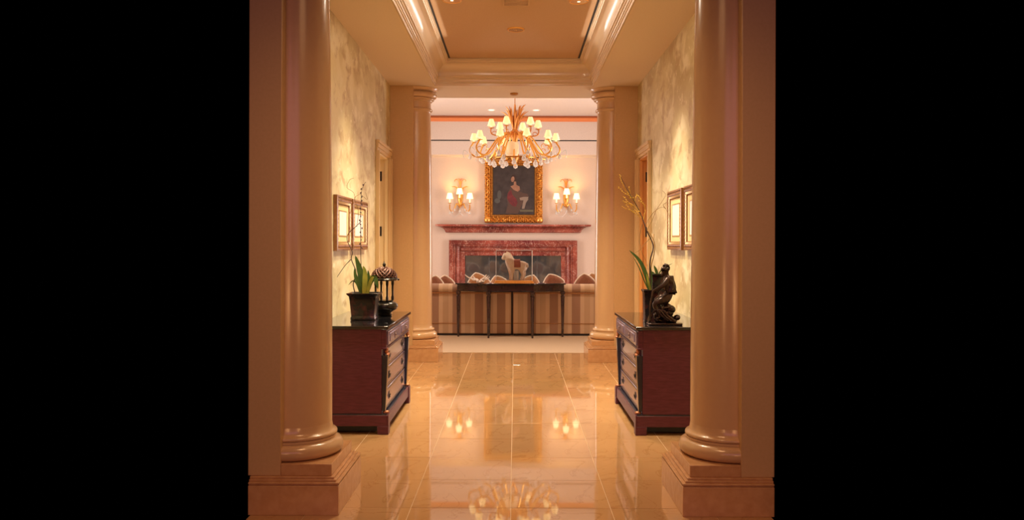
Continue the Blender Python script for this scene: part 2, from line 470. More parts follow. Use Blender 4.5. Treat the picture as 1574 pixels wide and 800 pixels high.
# corridor side walls with a doorway each
DY0, DY1, DZ = 8.10, 8.78, 2.13
for s, nm, n in ((-1, 'left', 1), (1, 'right', 2)):
    mb = MB().box(WX, 1.335, 4.385, DY0, 0, H).box(WX, 1.335, DY0, DY1, DZ, H).box(WX, 1.335, DY1, 8.905, 0, H)
    mb.box(1.335, 1.47, 7.9, DY0, 0, H).box(1.335, 1.47, DY1, 8.905, 0, H).box(1.335, 1.47, DY0, DY1, DZ, H)
    if s < 0: mb.mirror_x()
    struct('wall_' + nm, mb, 'gold_plaster')
    d = struct_empty('door_%d' % n, (s * WX, (DY0 + DY1) / 2, 0))
    hw = (DY1 - DY0) / 2
    def side(mb): return mb if s > 0 else mb.mirror_x()
    def casing(y0, y1):                     # a stepped upright of the casing
        m = MB(); flip = y0 < 0
        a, b = (y0, y1)
        for k, (u0, u1, p) in enumerate(((0, .30, .037), (.30, .72, .028), (.72, 1.0, .018))):
            q0 = a + (b - a) * u0 if flip else b - (b - a) * u0
            q1 = a + (b - a) * u1 if flip else b - (b - a) * u1
            m.box(-p, 0, q0, q1, 0, DZ)
        return m
    obj('casing', side(casing(-hw - .10, -hw)), 'casing_paint', d, bevel=.003)
    obj('casing', side(casing(hw, hw + .095)), 'casing_paint', d, bevel=.003)
    hd = MB()
    for z0, z1, p in ((2.13, 2.158, .018), (2.158, 2.20, .028), (2.20, 2.23, .037)):
        hd.box(-p, 0, -hw - .10, hw + .095, z0, z1)
    obj('head_casing', side(hd), 'casing_paint', d, bevel=.003)
    jamb_m = 'door_paint' if s < 0 else 'door_ochre'
    obj('jamb', side(MB().box(0, .165, hw - .02, hw - .001, 0, DZ).box(.0, .03, hw - .035, hw - .02, 0, DZ)), jamb_m, d, bevel=.002)
    obj('jamb', side(MB().box(0, .165, -hw + .001, -hw + .02, 0, DZ)), jamb_m, d, bevel=.002)
    obj('jamb', side(MB().box(0, .165, -hw + .02, hw - .02, DZ - .02, DZ - .001)), jamb_m, d, bevel=.002)
    lf = side(MB().box(.135, .165, -hw + .02, hw - .02, .005, DZ - .02))
    obj('door_leaf', lf, jamb_m, d, bevel=.002)
    for hz in (.32, 1.37, 1.94):
        hg = MB().box(.068, .1, hw - .026, hw - .02, hz - .05, hz + .05); hg.tube([(.066, hw - .025, hz - .05), (.066, hw - .025, hz + .05)], .006, 8)
        obj('hinge', side(hg), 'hinge', d)
    # low skirting along the wall
    bb = MB().box(WX - .016, WX, 4.43, DY0 - .10, 0, .12)
    if s < 0: bb.mirror_x()
    struct('baseboard_' + nm, bb, 'base_stone', bevel=.003)

# ceiling of the corridor with the raised tray
TX, TY0, TY1 = .82, 4.60, 8.88
TE = .006
c = MB().box(-1.335, -TX - TE, 3.9, 9.66, H, H + .06).box(TX + TE, 1.335, 3.9, 9.66, H, H + .06) \
    .box(-TX - TE, TX + TE, 3.9, TY0 - TE, H, H + .06).box(-TX - TE, TX + TE, TY1 + TE, 9.66, H, H + .06)
struct('ceiling', c, 'ceiling_paint')
pr = [(-.016, H - .0005), (-.014, H - .006), (-.002, H - .006), (0, H + .016), (.007, H + .018), (.007, H + .034), (.014, H + .037), (.016, H + .052), (.024, H + .056), (.024, H + .074),
      (.034, H + .078), (.034, H + .098)]
for i in range(11):
    a = radians(90 * i / 10)
    pr.append((.036 + .082 * (1 - cos(a)), H + .10 + .105 * sin(a)))
pr += [(.122, H + .207), (.122, H + .222), (.131, H + .226), (.131, H + .238), (.143, H + .242), (.143, H + .253)]
pr += [(.143, H + .30), (-.03, H + .30), (-.03, H + .065), (-.001, H + .065), (-.001, H - .0005)]
t1 = obj('trim_1', MB().ring_sweep(pr, -TX, TX, TY0, TY1, True), 'trim_gloss', ang=24); t1['kind'] = 'structure'
struct('trim_2', MB().ring_sweep([(.143, H + .254), (.168, H + .254), (.168, H + .30), (.143, H + .30)], -TX, TX, TY0, TY1, True), 'black_gap')
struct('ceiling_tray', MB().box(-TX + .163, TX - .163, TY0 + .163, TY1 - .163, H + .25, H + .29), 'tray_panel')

PZ = H + .25
def downlight(x, y, z, r, label, glow):
    t = thing('downlight', (x, y, z), label, 'ceiling light', 'recessed ceiling lights')
    obj('trim_ring', MB().lathe([(r, 0), (r * 1.0, -.004), (r * .95, -.012), (r * .84, -.011), (r * .82, -.006)], seg=28), 'gilt_bright', t)
    obj('reflector', MB().lathe([(r * .83, -.0095), (r * .6, -.005), (r * .3, -.002)], seg=24), 'brass_dish', t)
    obj('bulb', MB().ell((0, 0, -.005), (r * .26, r * .26, .006), seg=12), glow, t)
    return t
downlight(.018, 7.54, PZ, .078, 'round brass recessed light alone at the centre of the raised ceiling', 'brass_dish')
downlight(-.484, 6.63, PZ, .078, 'round brass recessed light at the top left of the raised ceiling', 'lamp_glow')
downlight(.512, 6.65, PZ, .078, 'round brass recessed light at the top right of the raised ceiling', 'lamp_glow')
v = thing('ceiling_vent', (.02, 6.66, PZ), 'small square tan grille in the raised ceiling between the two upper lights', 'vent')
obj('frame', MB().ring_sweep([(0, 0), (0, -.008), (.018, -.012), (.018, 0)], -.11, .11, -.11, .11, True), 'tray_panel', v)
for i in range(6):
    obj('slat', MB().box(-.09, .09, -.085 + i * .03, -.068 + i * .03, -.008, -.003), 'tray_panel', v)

# sitting room shell ------------------------------------------------------------
RZ = 3.59
struct('ceiling_room', MB().box(-2.70, 2.70, 9.60, 16.05, RZ, RZ + .08), 'room_ceiling')
struct('trim_3', MB().box(-2.70, 2.70, 9.60, 9.66, H + .06, RZ), 'room_ceiling')
struct('wall_back', MB().box(-2.70, 2.70, 16.0, 16.08, 0, RZ), 'room_wall')
struct('wall_bulkhead', MB().box(-2.70, 2.70, 15.5, 16.0, 2.878, 3.128).box(-2.70, 2.70, 15.53, 16.0, 3.128, 3.15).box(-2.70, 2.70, 15.5, 16.0, 3.15, RZ), 'bulkhead')
struct('trim_4', MB().box(-2.70, 2.70, 15.512, 15.528, 3.128, 3.15), 'black_gap')
cor = MB(); n = 12
cor.prism([(15.5, 3.485)] + [(15.5 - .055 * sin(pi * i / n) - .004, 3.495 + .085 * i / n) for i in range(n + 1)] + [(15.5, 3.589)], -2.69, 2.69, 'X')
struct('trim_5', cor, 'copper_cornice')
for s, nm in ((-1, 'left'), (1, 'right')):
    mb = MB().box(2.72, 2.77, 9.39, 12.5, 0, RZ).box(2.72, 2.77, 13.9, 16.05, 0, RZ).box(2.72, 2.77, 12.5, 13.9, 2.8, RZ).box(2.72, 2.77, 12.5, 13.9, 0, .3)
    if s < 0: mb.mirror_x()
    struct('wall_room_' + nm, mb, 'room_wall')
for x, nm in ((-.405, 'left'), (.378, 'right')):
    t = thing('downlight', (x, 14.8, RZ), 'tiny white recessed light in the sitting room ceiling, %s of the chandelier' % nm, 'ceiling light', 'recessed ceiling lights')
    obj('trim_ring', MB().lathe([(.075, 0), (.075, -.006), (.055, -.008), (.05, -.003)], seg=20), 'coral', t)
    obj('bulb', MB().ell((0, 0, -.004), (.05, .05, .006), seg=12), 'lamp_glow', t)
t = thing('smoke_detector', (.0, 9.36, H), 'small flat dark disc on the beam above the chandelier', 'detector')
obj('disc', MB().lathe([(.045, 0), (.045, -.012), (.03, -.02), (0, -.02)], seg=20), 'gilt', t)

# ------------------------------------------------------------------ fireplace, mantel, painting
fp = thing('fireplace', (-.02, 16.0, .0), 'red veined marble fireplace surround with dark glass opening below the mantel shelf', 'fireplace')
def fp_leg(sx):
    m = MB()
    m.box(sx * 1.206, sx * 1.12, -.10, 0, .004, 1.31).box(sx * 1.12, sx * 1.085, -.075, 0, .004, 1.225)
    pts = [(sx * (1.085 - .10 * i / 8), -.05 - .055 * sin(pi * i / 8)) for i in range(9)]
    m.prism([(sx * 1.085, 0)] + pts + [(sx * .985, 0)], .004, 1.19, 'Z')
    m.box(sx * .985, sx * .905, -.05, 0, .004, 1.02)
    return m
obj('side_surround', fp_leg(-1), 'red_marble', fp, bevel=.003)
obj('side_surround', fp_leg(1), 'red_marble', fp, bevel=.003)
m = MB().box(-1.12, 1.12, -.10, 0, 1.225, 1.31).box(-1.085, 1.085, -.075, 0, 1.19, 1.225)
pts = [(-.05 - .055 * sin(pi * i / 8), 1.19 - .10 * i / 8) for i in range(9)]
m.prism([(0, 1.19)] + pts + [(0, 1.09)], -.985, .985, 'X'); m.box(-.985, .985, -.05, 0, 1.02, 1.09)
obj('top_surround', m, 'red_marble', fp, bevel=.003)
for i in range(4):
    x0 = -.905 + i * .4525
    obj('glass_panel', MB().box(x0 + .004, x0 + .4485, -.03, -.012, .03, 1.02), 'fire_glass', fp, bevel=.002)
obj('bottom_rail', MB().box(-.905, .905, -.04, -.005, .004, .03), 'hinge', fp)

mn = thing('mantel_shelf', (-.02, 16.0, 1.452), 'long red marble mantel shelf with tapering underside on the back wall', 'shelf')
def loop(hw, d, z): return [(-hw, -d, z), (hw, -d, z), (hw, 0, z), (-hw, 0, z)]
m = MB(); lv = [(1.262, .10, 0), (1.272, .115, .012)]
for i in range(7):
    a = radians(90 * i / 6); lv.append((1.275 + .17 * (1 - cos(a)), .12 + .17 * (1 - cos(a)), .014 + .085 * sin(a) + .02 * i / 6))
lv += [(1.447, .29, .13), (1.447, .29, .152)]
for l in lv: m.v += loop(*l)
for j in range(len(lv) - 1):
    for i in range(4):
        k = (i + 1) % 4; m.f.append((j * 4 + i, j * 4 + k, j * 4 + 4 + k, j * 4 + 4 + i))
m.f += [(3, 2, 1, 0), tuple(range(len(m.v) - 4, len(m.v)))]
obj('shelf', m, 'red_marble', mn)

pt = thing('painting', (-.012, 15.995, 1.63), 'dark portrait of a seated woman in red drapery in a carved gilt frame', 'painting')
FW, FH = .556, 1.25; IW, IZ0, IZ1 = .388, .165, 1.10
fr = MB()
def framering(d0, d1, p0, p1):       # rectangular ring from inset d0 to d1
    o = [(-FW + d0, -p0, d0), (FW - d0, -p0, d0), (FW - d0, -p0, FH - d0), (-FW + d0, -p0, FH - d0)]
    i = [(-FW + d1, -p1, d1), (FW - d1, -p1, d1), (FW - d1, -p1, FH - d1), (-FW + d1, -p1, FH - d1)]
    fr.add(o + i, [(a, (a + 1) % 4, 4 + (a + 1) % 4, 4 + a) for a in range(4)])
for a, b, c, d in ((.012, .012, 0, .05), (.012, .06, .05, .075), (.06, .115, .075, .05), (.115, .13, .05, .062), (.13, .150, .062, .06), (.150, .168, .06, .03)):
    framering(a, b, c, d)
fr.box(-FW + .02, FW - .02, -.02, -.002, .02, FH - .02)
obj('frame', fr, 'gilt', pt)
cv = MB()                                        # carved leaves, joined
def leafbump(x, z, ang, s):
    R = Matrix.Rotation(ang, 3, 'Y')
    cv.ell((x, -.075 - random.uniform(0, .015), z), (s, .020, s * .36), R, 7, 4)
rnd = random.Random(3)
def run(x0, z0, x1, z1, nx, nz):
    L = math.hypot(x1 - x0, z1 - z0); n = int(L / .036)
    base = math.atan2(-(z1 - z0), x1 - x0)
    for i in range(n):
        t = (i + .5) / n; x = x0 + (x1 - x0) * t; z = z0 + (z1 - z0) * t
        for row, (o, sz) in enumerate(((.022, .034), (.058, .040), (.092, .034))):
            leafbump(x + nx * (o - .06), z + nz * (o - .06), base + (.85 if (i + row) % 2 else -.75) + rnd.uniform(-.9, .9), sz * rnd.uniform(.6, 1.05))
run(-FW + .06, .06, FW - .06, .06, 0, -1); run(-FW + .06, FH - .06, FW - .06, FH - .06, 0, 1)
run(-FW + .06, .06, -FW + .06, FH - .06, -1, 0); run(FW - .06, .06, FW - .06, FH - .06, 1, 0)
for sx in (-1, 1):
    for sz in (.06, FH - .06): cv.ell((sx * (FW - .06), -.085, sz), (.06, .03, .06), None, 10, 6)
obj('carving', cv, 'gilt_bright', pt)['kind'] = 'stuff'
# canvas and the flat painted figure, thin layers of paint
obj('canvas', MB().box(-IW - .01, IW + .01, -.032, -.022, IZ0 - .01, IZ1 + .01), 'canvas', pt)
def paint(name, pts, m, lay):
    a = [( -IW + 2 * IW * x, IZ1 - (IZ1 - IZ0) * y) for x, y in pts]
    obj(name, MB().prism(a, -.032, -.0325 - .0006 * lay, 'Y'), m, pt)
def blob(cx, cy, rx, ry, n=16, tw=0): return [(cx + rx * cos(2 * pi * i / n) * cos(tw) - ry * sin(2 * pi * i / n) * sin(tw) * .8, cy + ry * sin(2 * pi * i / n) * cos(tw) + rx * cos(2 * pi * i / n) * sin(tw) * .8) for i in range(n)]
paint('painted_gown', [(.36, .55), (.42, .46), (.55, .50), (.70, .55), (.80, .62), (.86, .70), (.70, .80), (.60, .98), (.30, .98), (.36, .80), (.33, .66)], 'paint_brown', 1)
paint('painted_drapery', [(.36, .56), (.44, .50), (.47, .60), (.56, .68), (.60, .76), (.55, .84), (.46, .82), (.38, .74), (.34, .66)], 'paint_red', 2)
paint('painted_hair', blob(.495, .275, .075, .085, tw=.35), 'paint_hair', 2)
paint('painted_shoulders', [(.42, .43), (.50, .40), (.505, .33), (.555, .33), (.565, .40), (.64, .43), (.655, .50), (.60, .535), (.50, .50)], 'paint_skin', 3)
paint('painted_face', blob(.475, .285, .042, .058, tw=.3), 'paint_skin', 4)
paint('painted_sleeve', [(.56, .56), (.70, .56), (.84, .58), (.87, .64), (.80, .68), (.66, .66)], 'paint_brown', 4)
paint('painted_forearm', [(.64, .66), (.74, .64), (.86, .64), (.84, .70), (.74, .71), (.66, .71)], 'paint_cloth', 5)
paint('painted_scroll', [(.74, .70), (.86, .68), (.80, .76), (.76, .88), (.70, .88), (.72, .78)], 'paint_cloth', 6)
paint('painted_table', [(.64, .90), (.98, .90), (.98, .94), (.66, .94)], 'paint_olive', 6)
paint('painted_foliage', blob(.15, .60, .05, .09), 'paint_dim', 1)
paint('painted_foliage', blob(.10, .72, .07, .05), 'paint_dim', 2)

# ------------------------------------------------------------------ wall sconces
def shade_mb(c, rt, rb, h):
    p = [(rb, -h / 2), (rb - .002, -h / 2), (rt - .002, h / 2), (rt, h / 2)]
    return MB().lathe([(rb, -h / 2), (rb * .55 + rt * .45, 0), (rt, h / 2), (rt - .003, h / 2), (rb - .003, -h / 2 + .001)], c, 18)
def drop(mb, x, y, z, s):
    mb.lathe([(.001, 0), (.18 * s, -.25 * s), (.34 * s, -.62 * s), (.30 * s, -.85 * s), (.001, -1.0 * s)], (x, y, z), 8)
def sconce(x, nm):
    t = thing('wall_sconce', (x, 16.0, 1.95), 'gilt three armed candle sconce with small cream shades, %s of the painting' % nm, 'sconce', 'gilt wall sconces')
    obj('backplate', MB().ell((0, -.012, .16), (.05, .016, .13), None, 14, 8).ell((0, -.03, .05), (.035, .02, .04)), 'gilt_bright', t)
    crest = MB()
    for a in (-1, 1):
        crest.tube(smooth_path([(a * .01, -.03, .28), (a * .05, -.05, .34), (a * .11, -.06, .37), (a * .16, -.06, .365)]), [.018, .02, .018, .016, .014, .013, .012, .011, .010, .008, .006, .004, .002], 7)
        crest.tube(smooth_path([(a * .008, -.025, .36), (a * .025, -.03, .46), (a * .07, -.035, .51), (a * .105, -.035, .49), (a * .1, -.035, .465)]), .006, 6)
        crest.tube(smooth_path([(a * .004, -.025, .36), (a * .012, -.03, .46), (a * .03, -.03, .53)]), .005, 6)
    crest.ell((0, -.03, .30), (.05, .025, .035)).tube([(0, -.025, .3), (0, -.03, .52)], .005, 6)
    obj('crest', crest, 'gilt_leaf', t)
    for k, (ax, ay, az) in enumerate(((-.188, -.14, .06), (0, -.20, .145), (.188, -.14, .06))):
        if k == 1: path = [(0, -.02, .02), (0, -.09, -.03), (0, -.17, -.01), (0, -.20, .05), (0, -.20, .10)]
        else: path = [(ax * .1, -.02, .0), (ax * .35, -.05, .05), (ax * .45, -.08, .0), (ax * .72, -.12, -.10), (ax * .98, -.14, -.06), (ax, -.14, .0), (ax, -.14, .03)]
        a = obj('arm', MB().tube(smooth_path(path), .011, 8).lathe([(.004, az - .015), (.030, az - .008), (.034, az), (.012, az + .002)], (ax, ay, 0), 14), 'gilt_bright', t)
        obj('candle', MB().lathe([(.014, az), (.014, az + .075), (0, az + .08)], (ax, ay, 0), 12), 'candle', a)
        obj('lamp_shade', shade_mb((ax, ay, az + .13), .042, .064, .11), 'shade_sconce', t)
        lamp('POINT', 'sconce_bulb', (x + ax, 16.0 + ay - .005, 1.95 + az + .13), 4.2, (1, .66, .26), .03)
    dr = MB()
    for dx, dz in ((-.19, -.10), (.19, -.10), (-.1, -.04), (.1, -.04), (0, -.06), (-.14, -.08), (.14, -.08)):
        drop(dr, dx, -.13, dz, .06)
    dr.tube(smooth_path([(-.19, -.13, -.1), (-.1, -.12, -.2), (0, -.1, -.12)]), .003, 5).tube(smooth_path([(.19, -.13, -.1), (.1, -.12, -.2), (0, -.1, -.12)]), .003, 5)
    obj('crystals', dr, 'crystal', t)
sconce(-1.022, 'left'); sconce(.978, 'right')

# ------------------------------------------------------------------ chandelier
CX, CY, CZ = .008, 13.2, 0
ch = thing('chandelier', (CX, CY, RZ), 'large gilt chandelier with wheat leaves, cream shades and hanging crystal drops', 'chandelier')
def zl(z): return z - RZ
obj('canopy', MB().lathe([(.07, 0), (.065, -.02), (.03, -.04), (.006, -.05), (.006, zl(3.40))], seg=18), 'gilt', ch)
st = MB().lathe([(.012, zl(3.42)), (.03, zl(3.2)), (.02, zl(3.1)), (.045, zl(3.02)), (.085, zl(2.97)), (.09, zl(2.93)), (.05, zl(2.88)), (.03, zl(2.8)),
                 (.06, zl(2.66)), (.075, zl(2.60)), (.03, zl(2.52)), (.012, zl(2.47)), (0, zl(2.45))], seg=18)
obj('stem', st, 'gilt_leaf', ch)
R2 = random.Random(11)
for i in range(34):                                # wheat blades round the stem
    a = R2.uniform(0, 2 * pi); top = R2.uniform(3.18, 3.42); sp = R2.uniform(.04, .22) * (1.15 - (top - 3.18) * 2.2)
    z0 = R2.uniform(2.95, 3.12)
    p = smooth_path([(.02 * cos(a), .02 * sin(a), zl(z0)), (.06 * cos(a), .06 * sin(a), zl(z0 + (top - z0) * .45)),
                     ((.05 + sp * .55) * cos(a), (.05 + sp * .55) * sin(a), zl(z0 + (top - z0) * .85)), ((.05 + sp) * cos(a), (.05 + sp) * sin(a), zl(top))], 3)
    n = len(p)
    obj('wheat_blade', MB().tube(p, [.003 + .0085 * sin(pi * min(1, (k / (n - 1)) * 1.05)) for k in range(n)], 5), 'gilt_leaf', ch)
def arm(th, r, zcup, upper):
    c, s = sin(th), -cos(th)
    def P(q, z): return (q * c, q * s, zl(z))
    if upper:
        path = [P(.05, 3.0), P(.16, 2.95), P(.27, 2.93), P(.36, 2.95), P(r + .01, 3.0), P(r, zcup)]
    else:
        path = [P(.07, 2.96), P(.17, 2.97), P(.28, 2.88), P(.38, 2.74), P(.47, 2.63), P(.58, 2.60), P(.68, 2.65), P(.70, 2.73), P(r, zcup)]
    mb = MB().tube(smooth_path(path, 4), .013 if not upper else .010, 7)
    sc = []                                          # scroll
    for i in range(12):
        a = i / 11 * 4.2; q = .052 * (1 - i / 15)
        bx, bz = (r - .10, zcup - .10) if not upper else (r - .06, zcup - .09)
        sc.append(P(bx + q * cos(a), bz + q * sin(a)))
    mb.tube(sc, .006, 6)
    mb.lathe([(.006, zl(zcup - .014)), (.042, zl(zcup - .004)), (.046, zl(zcup + .002)), (.015, zl(zcup + .004))], (r * c, r * s, 0), 14)
    a = obj('arm', mb, 'gilt_bright' if not upper else 'gilt_leaf', ch)
    obj('candle', MB().lathe([(.016, zl(zcup)), (.016, zl(zcup + .045)), (0, zl(zcup + .05))], (r * c, r * s, 0), 10), 'candle', a)
    obj('lamp_shade', shade_mb((r * c, r * s, zl(zcup + .085)), .031, .062, .105), 'shade', ch)
    return c, s
dmesh = None
def hang(x, y, z, k):
    global dmesh
    if dmesh is None:
        mb = MB(); drop(mb, 0, 0, 0, .13)
        o = obj('crystal_drop', mb, 'crystal', ch); dmesh = o.data
    else:
        o = bpy.data.objects.new('crystal_drop', dmesh); COL.objects.link(o); o.parent = ch
    o.location = (x, y, zl(z)); o.scale = (k * .78, k * .78, k * .85)
for k in range(10):
    th = radians(-20 + 36 * k); c, s = arm(th, .64, 2.83, False)
    hang(.70 * c, .70 * s, 2.65, .8)
    hang(.50 * c, .50 * s, 2.60, 1.0)
    th2 = th + radians(18)
    hang(.34 * sin(th2), -.34 * cos(th2), 2.56, 1.05)
    wire = MB().tube(smooth_path([(.73 * c, .73 * s, zl(2.66)), (.79 * c, .79 * s, zl(2.71)), (.81 * c, .81 * s, zl(2.65)), (.79 * c, .79 * s, zl(2.58))]), .006, 5)
    obj('crystal_string', wire, 'crystal', ch)
    if k % 2 == 0: lamp('POINT', 'chandelier_bulb', (CX + .64 * c, CY + .64 * s, 2.915), 3.5, (1, .72, .40), .04)
for k in range(6):
    arm(radians(-20 + 60 * k), .37, 3.045, True)
for k in range(10):                                # ribs of the cage
    th = radians(-2 + 36 * k); c, s = sin(th), -cos(th)
    p = smooth_path([(.06 * c, .06 * s, zl(2.97)), (.15 * c, .15 * s, zl(2.95)), (.23 * c, .23 * s, zl(2.84)), (.30 * c, .30 * s, zl(2.70)), (.34 * c, .34 * s, zl(2.58))], 4)
    obj('rib', MB().tube(p, .012, 6), 'gilt_bright', ch)
rg = MB(); rg.tube([(.34 * cos(2 * pi * i / 32), .34 * sin(2 * pi * i / 32), zl(2.575)) for i in range(33)], .012, 7)
obj('ring', rg, 'gilt', ch)
obj('alabaster_bowl', MB().lathe([(.085, zl(2.60)), (.10, zl(2.64)), (.10, zl(2.76)), (.085, zl(2.80)), (.03, zl(2.815))], (-.04, -.22, 0), 20), 'alabaster', ch)

# ------------------------------------------------------------------ sofas and cushions
def sofa(x0, x1, label):
    xc = (x0 + x1) / 2; hw = (x1 - x0) / 2
    t = thing('sofa', (xc, 11.43, .004), label, 'sofa', 'striped sofas with their backs to the corridor')
    obj('plinth', MB().box(-hw + .005, hw - .005, -.004, .85, 0, .022), 'black_gap', t)
    obj('back', MB().box(-hw, hw, 0, .17, .022, .60), 'stripe', t, bevel=.012)
    tp = MB(); n = 12
    tp.prism([(.062 + .105 * cos(2 * pi * i / 16), .632 + .066 * sin(2 * pi * i / 16)) for i in range(16)], -hw, hw, 'X')
    obj('back_roll', tp, 'stripe', t, bevel=.01)
    obj('welt', MB().tube([(-hw, -.012, .575), (hw, -.012, .575)], .011, 6).tube([(-hw, -.004, .165), (hw, -.004, .165)], .005, 6), 'cushion', t)
    obj('seat', MB().box(-hw, hw, .17, .85, .022, .30), 'stripe', t, bevel=.02)
    for k in range(2):
        a = -hw + .01 + k * hw
        obj('seat_cushion', MB().box(a, a + hw - .02, .18, .84, .30, .50), 'stripe', t, bevel=.035)
    for sx in (-1, 1):
        obj('arm', MB().box(sx * hw, sx * (hw - .12), .175, .85, .50, .58), 'stripe', t, bevel=.03)
    return t
L = sofa(-1.62, -.032, 'tan and brown striped sofa seen from behind, left of the dark seam behind the table')
sofa(-.009, 1.58, 'tan and brown striped sofa seen from behind, right of the dark seam behind the table')
obj('gap_shade_strip', MB().box(.794, .817, .03, .75, 0, .60), 'black_gap', L)  # black filler standing in for the shade between the two sofas
def cushion(x, y, ang, sz, zt, label, m):
    # knife edged square cushion, corner uppermost, with a cream piped edge
    R = Matrix.Rotation(ang, 3, 'Y')
    half = sz / 2; n = 10
    def edge(u, v):
        q = .30
        return u * math.sqrt(1 - q * v * v) * half * 1.1, v * math.sqrt(1 - q * u * u) * half * 1.1
    zs = [(R @ Vector((edge(a / 8, b / 8)[0], 0, edge(a / 8, b / 8)[1]))).z for a in range(-8, 9) for b in range(-8, 9) if 8 in (abs(a), abs(b))]
    k0 = (zt - .524) / (max(zs) - min(zs)); half *= k0           # from the seat up to its top corner
    top = max(zs) * k0 + .0115
    t = thing('throw_cushion', (x, y, zt - top), label, 'cushion', 'throw cushions along the sofa backs')
    mb = MB()
    for sgn in (-1, 1):
        vs = []; fs = []
        for j in range(n + 1):
            for i in range(n + 1):
                u, v = -1 + 2 * i / n, -1 + 2 * j / n
                pu, pv = edge(u, v)
                h = .055 * ((1 - u ** 4) * (1 - v ** 4)) ** .5
                vs.append(R @ Vector((pu, sgn * h, pv)))
        for j in range(n):
            for i in range(n):
                a = j * (n + 1) + i; q = (a, a + 1, a + n + 2, a + n + 1); fs.append(q if sgn < 0 else q[::-1])
        mb.add(vs, fs)
    obj('cover', mb, m, t, ang=180, fix=False)
    ring = []
    for k in range(4 * n):
        q = k / n; sd = int(q); f = -1 + 2 * (q - sd)
        u, v = ((f, -1), (1, f), (-f, 1), (-1, -f))[sd]
        pu, pv = edge(u, v); ring.append(R @ Vector((pu, 0, pv)))
    ring.append(ring[0]); ring.append(ring[1])
    obj('piping', MB().tube(ring, .0115, 6), 'piping', t, ang=180)
    return t
W2 = lambda u: (u - 788.5) * .00912 + .05
CU = [(662, .9, .27, .805, 'cushion_brown', 'brown cushion with cream piping, leftmost, half hidden by the far left column'),
      (677, .72, .25, .805, 'cushion_brown', 'small brown cushion with cream piping, second from the left column'),
      (729, .55, .27, .845, 'cushion', 'tan cushion with cream piping behind the white coral on the table'),
      (760, .45, .27, .80, 'cushion', 'tan cushion with cream piping behind the left end of the glass case'),
      (808, 1.1, .27, .815, 'cushion', 'tan cushion with cream piping behind the right end of the glass case'),
      (844, .42, .28, .825, 'cushion_brown', 'tan cushion with cream piping right of the glass case, above the bare table end'),
      (892, .70, .27, .84, 'cushion_brown', 'brown cushion with pointed top and cream piping, second from the far right column'),
      (908, .5, .26, .84, 'cushion', 'tan cushion with cream piping, rightmost, beside the far right column')]
for i, (u, a, sz, zt, m, lb) in enumerate(CU):
    cushion(W2(u), 11.80 + .13 * (i % 2), a, sz, zt, lb, m)

# ------------------------------------------------------------------ console table and what stands on it
tb = thing('console_table', (-.042, 11.2, .004), 'dark lacquered console table with bowed middle and slim tapering legs behind the sofas', 'table')
def outline(o):
    pts = [(-.735 - o, .16 + o), (-.735 - o, .045 - o)]
    for i in range(7):
        t = i / 6; pts.append((-.70 - o + (.37) * t, .04 - o - .13 * (t ** 2 * (3 - 2 * t)) - 0))
    pts += [(-.31, -.135 - o), (.31, -.135 - o)]
    for i in range(7):
        t = 1 - i / 6; pts.append((.70 + o - (.37) * t, .04 - o - .13 * (t ** 2 * (3 - 2 * t))))
    pts += [(.735 + o, .045 - o), (.735 + o, .16 + o)]
    return pts
obj('top', MB().prism(outline(.0), .697, .716, 'Z'), 'black_lacquer', tb, bevel=.004)
obj('apron', MB().prism(outline(-.022), .607, .697, 'Z'), 'table_wood', tb, bevel=.003)
obj('moulding', MB().prism(outline(-.016), .607, .617, 'Z'), 'black_lacquer', tb, bevel=.002)
for lx, ly in ((-.288, -.10), (.290, -.10), (-.695, .075), (.695, .075), (-.288, .125), (.290, .125)):
    obj('leg', MB().lathe([(.010, 0), (.013, .004), (.011, .03), (.016, .05), (.017, .12), (.026, .52), (.028, .545), (.020, .553), (.022, .565), (.032, .575), (.032, .607)],
                          (lx, ly, 0), 14), 'table_wood', tb)

TZ = .72
case = thing('display_case', (.004, 11.21, TZ), 'clear acrylic display case on a golden wood base around the pottery horse', 'display case')
bs = MB().prism([(-.262, -.12), (.262, -.12), (.262, .12), (-.262, .12)], 0, .016).prism([(-.25, -.11), (.25, -.11), (.25, .11), (-.25, .11)], .016, .040)
obj('base', bs, 'wood_gold', case, bevel=.006)
cw, cd, cz0, cz1 = .233, .10, .041, .438
for nm, b in (('front_pane', (-cw, cw, -cd, -cd + .004)), ('back_pane', (-cw, cw, cd - .004, cd)), ('side_pane', (-cw, -cw + .004, -cd + .004, cd - .004)), ('side_pane', (cw - .004, cw, -cd + .004, cd - .004))):
    obj(nm, MB().box(*b, cz0, cz1 - .004), 'acrylic', case)
obj('top_pane', MB().box(-cw, cw, -cd, cd, cz1 - .004, cz1), 'acrylic', case)
for sx in (-1, 1):
    for sy in (-1, 1):
        wd = .010 if sx > 0 else .006
        obj('edge', MB().box(sx * cw, sx * (cw + wd), sy * cd, sy * (cd + .006), cz0, cz1), 'acrylic_edge', case)
obj('edge', MB().ring_sweep([(0, cz1 + .0005), (0, cz1 + .004), (.005, cz1 + .004), (.005, cz1 + .0005)], -cw, cw, -cd, cd, True), 'acrylic_edge', case)
obj('support_block', MB().box(.0, .022, -.02, .02, .0405, .17).box(.028, .062, -.02, .02, .0405, .17), 'acrylic_edge', case, bevel=.002)

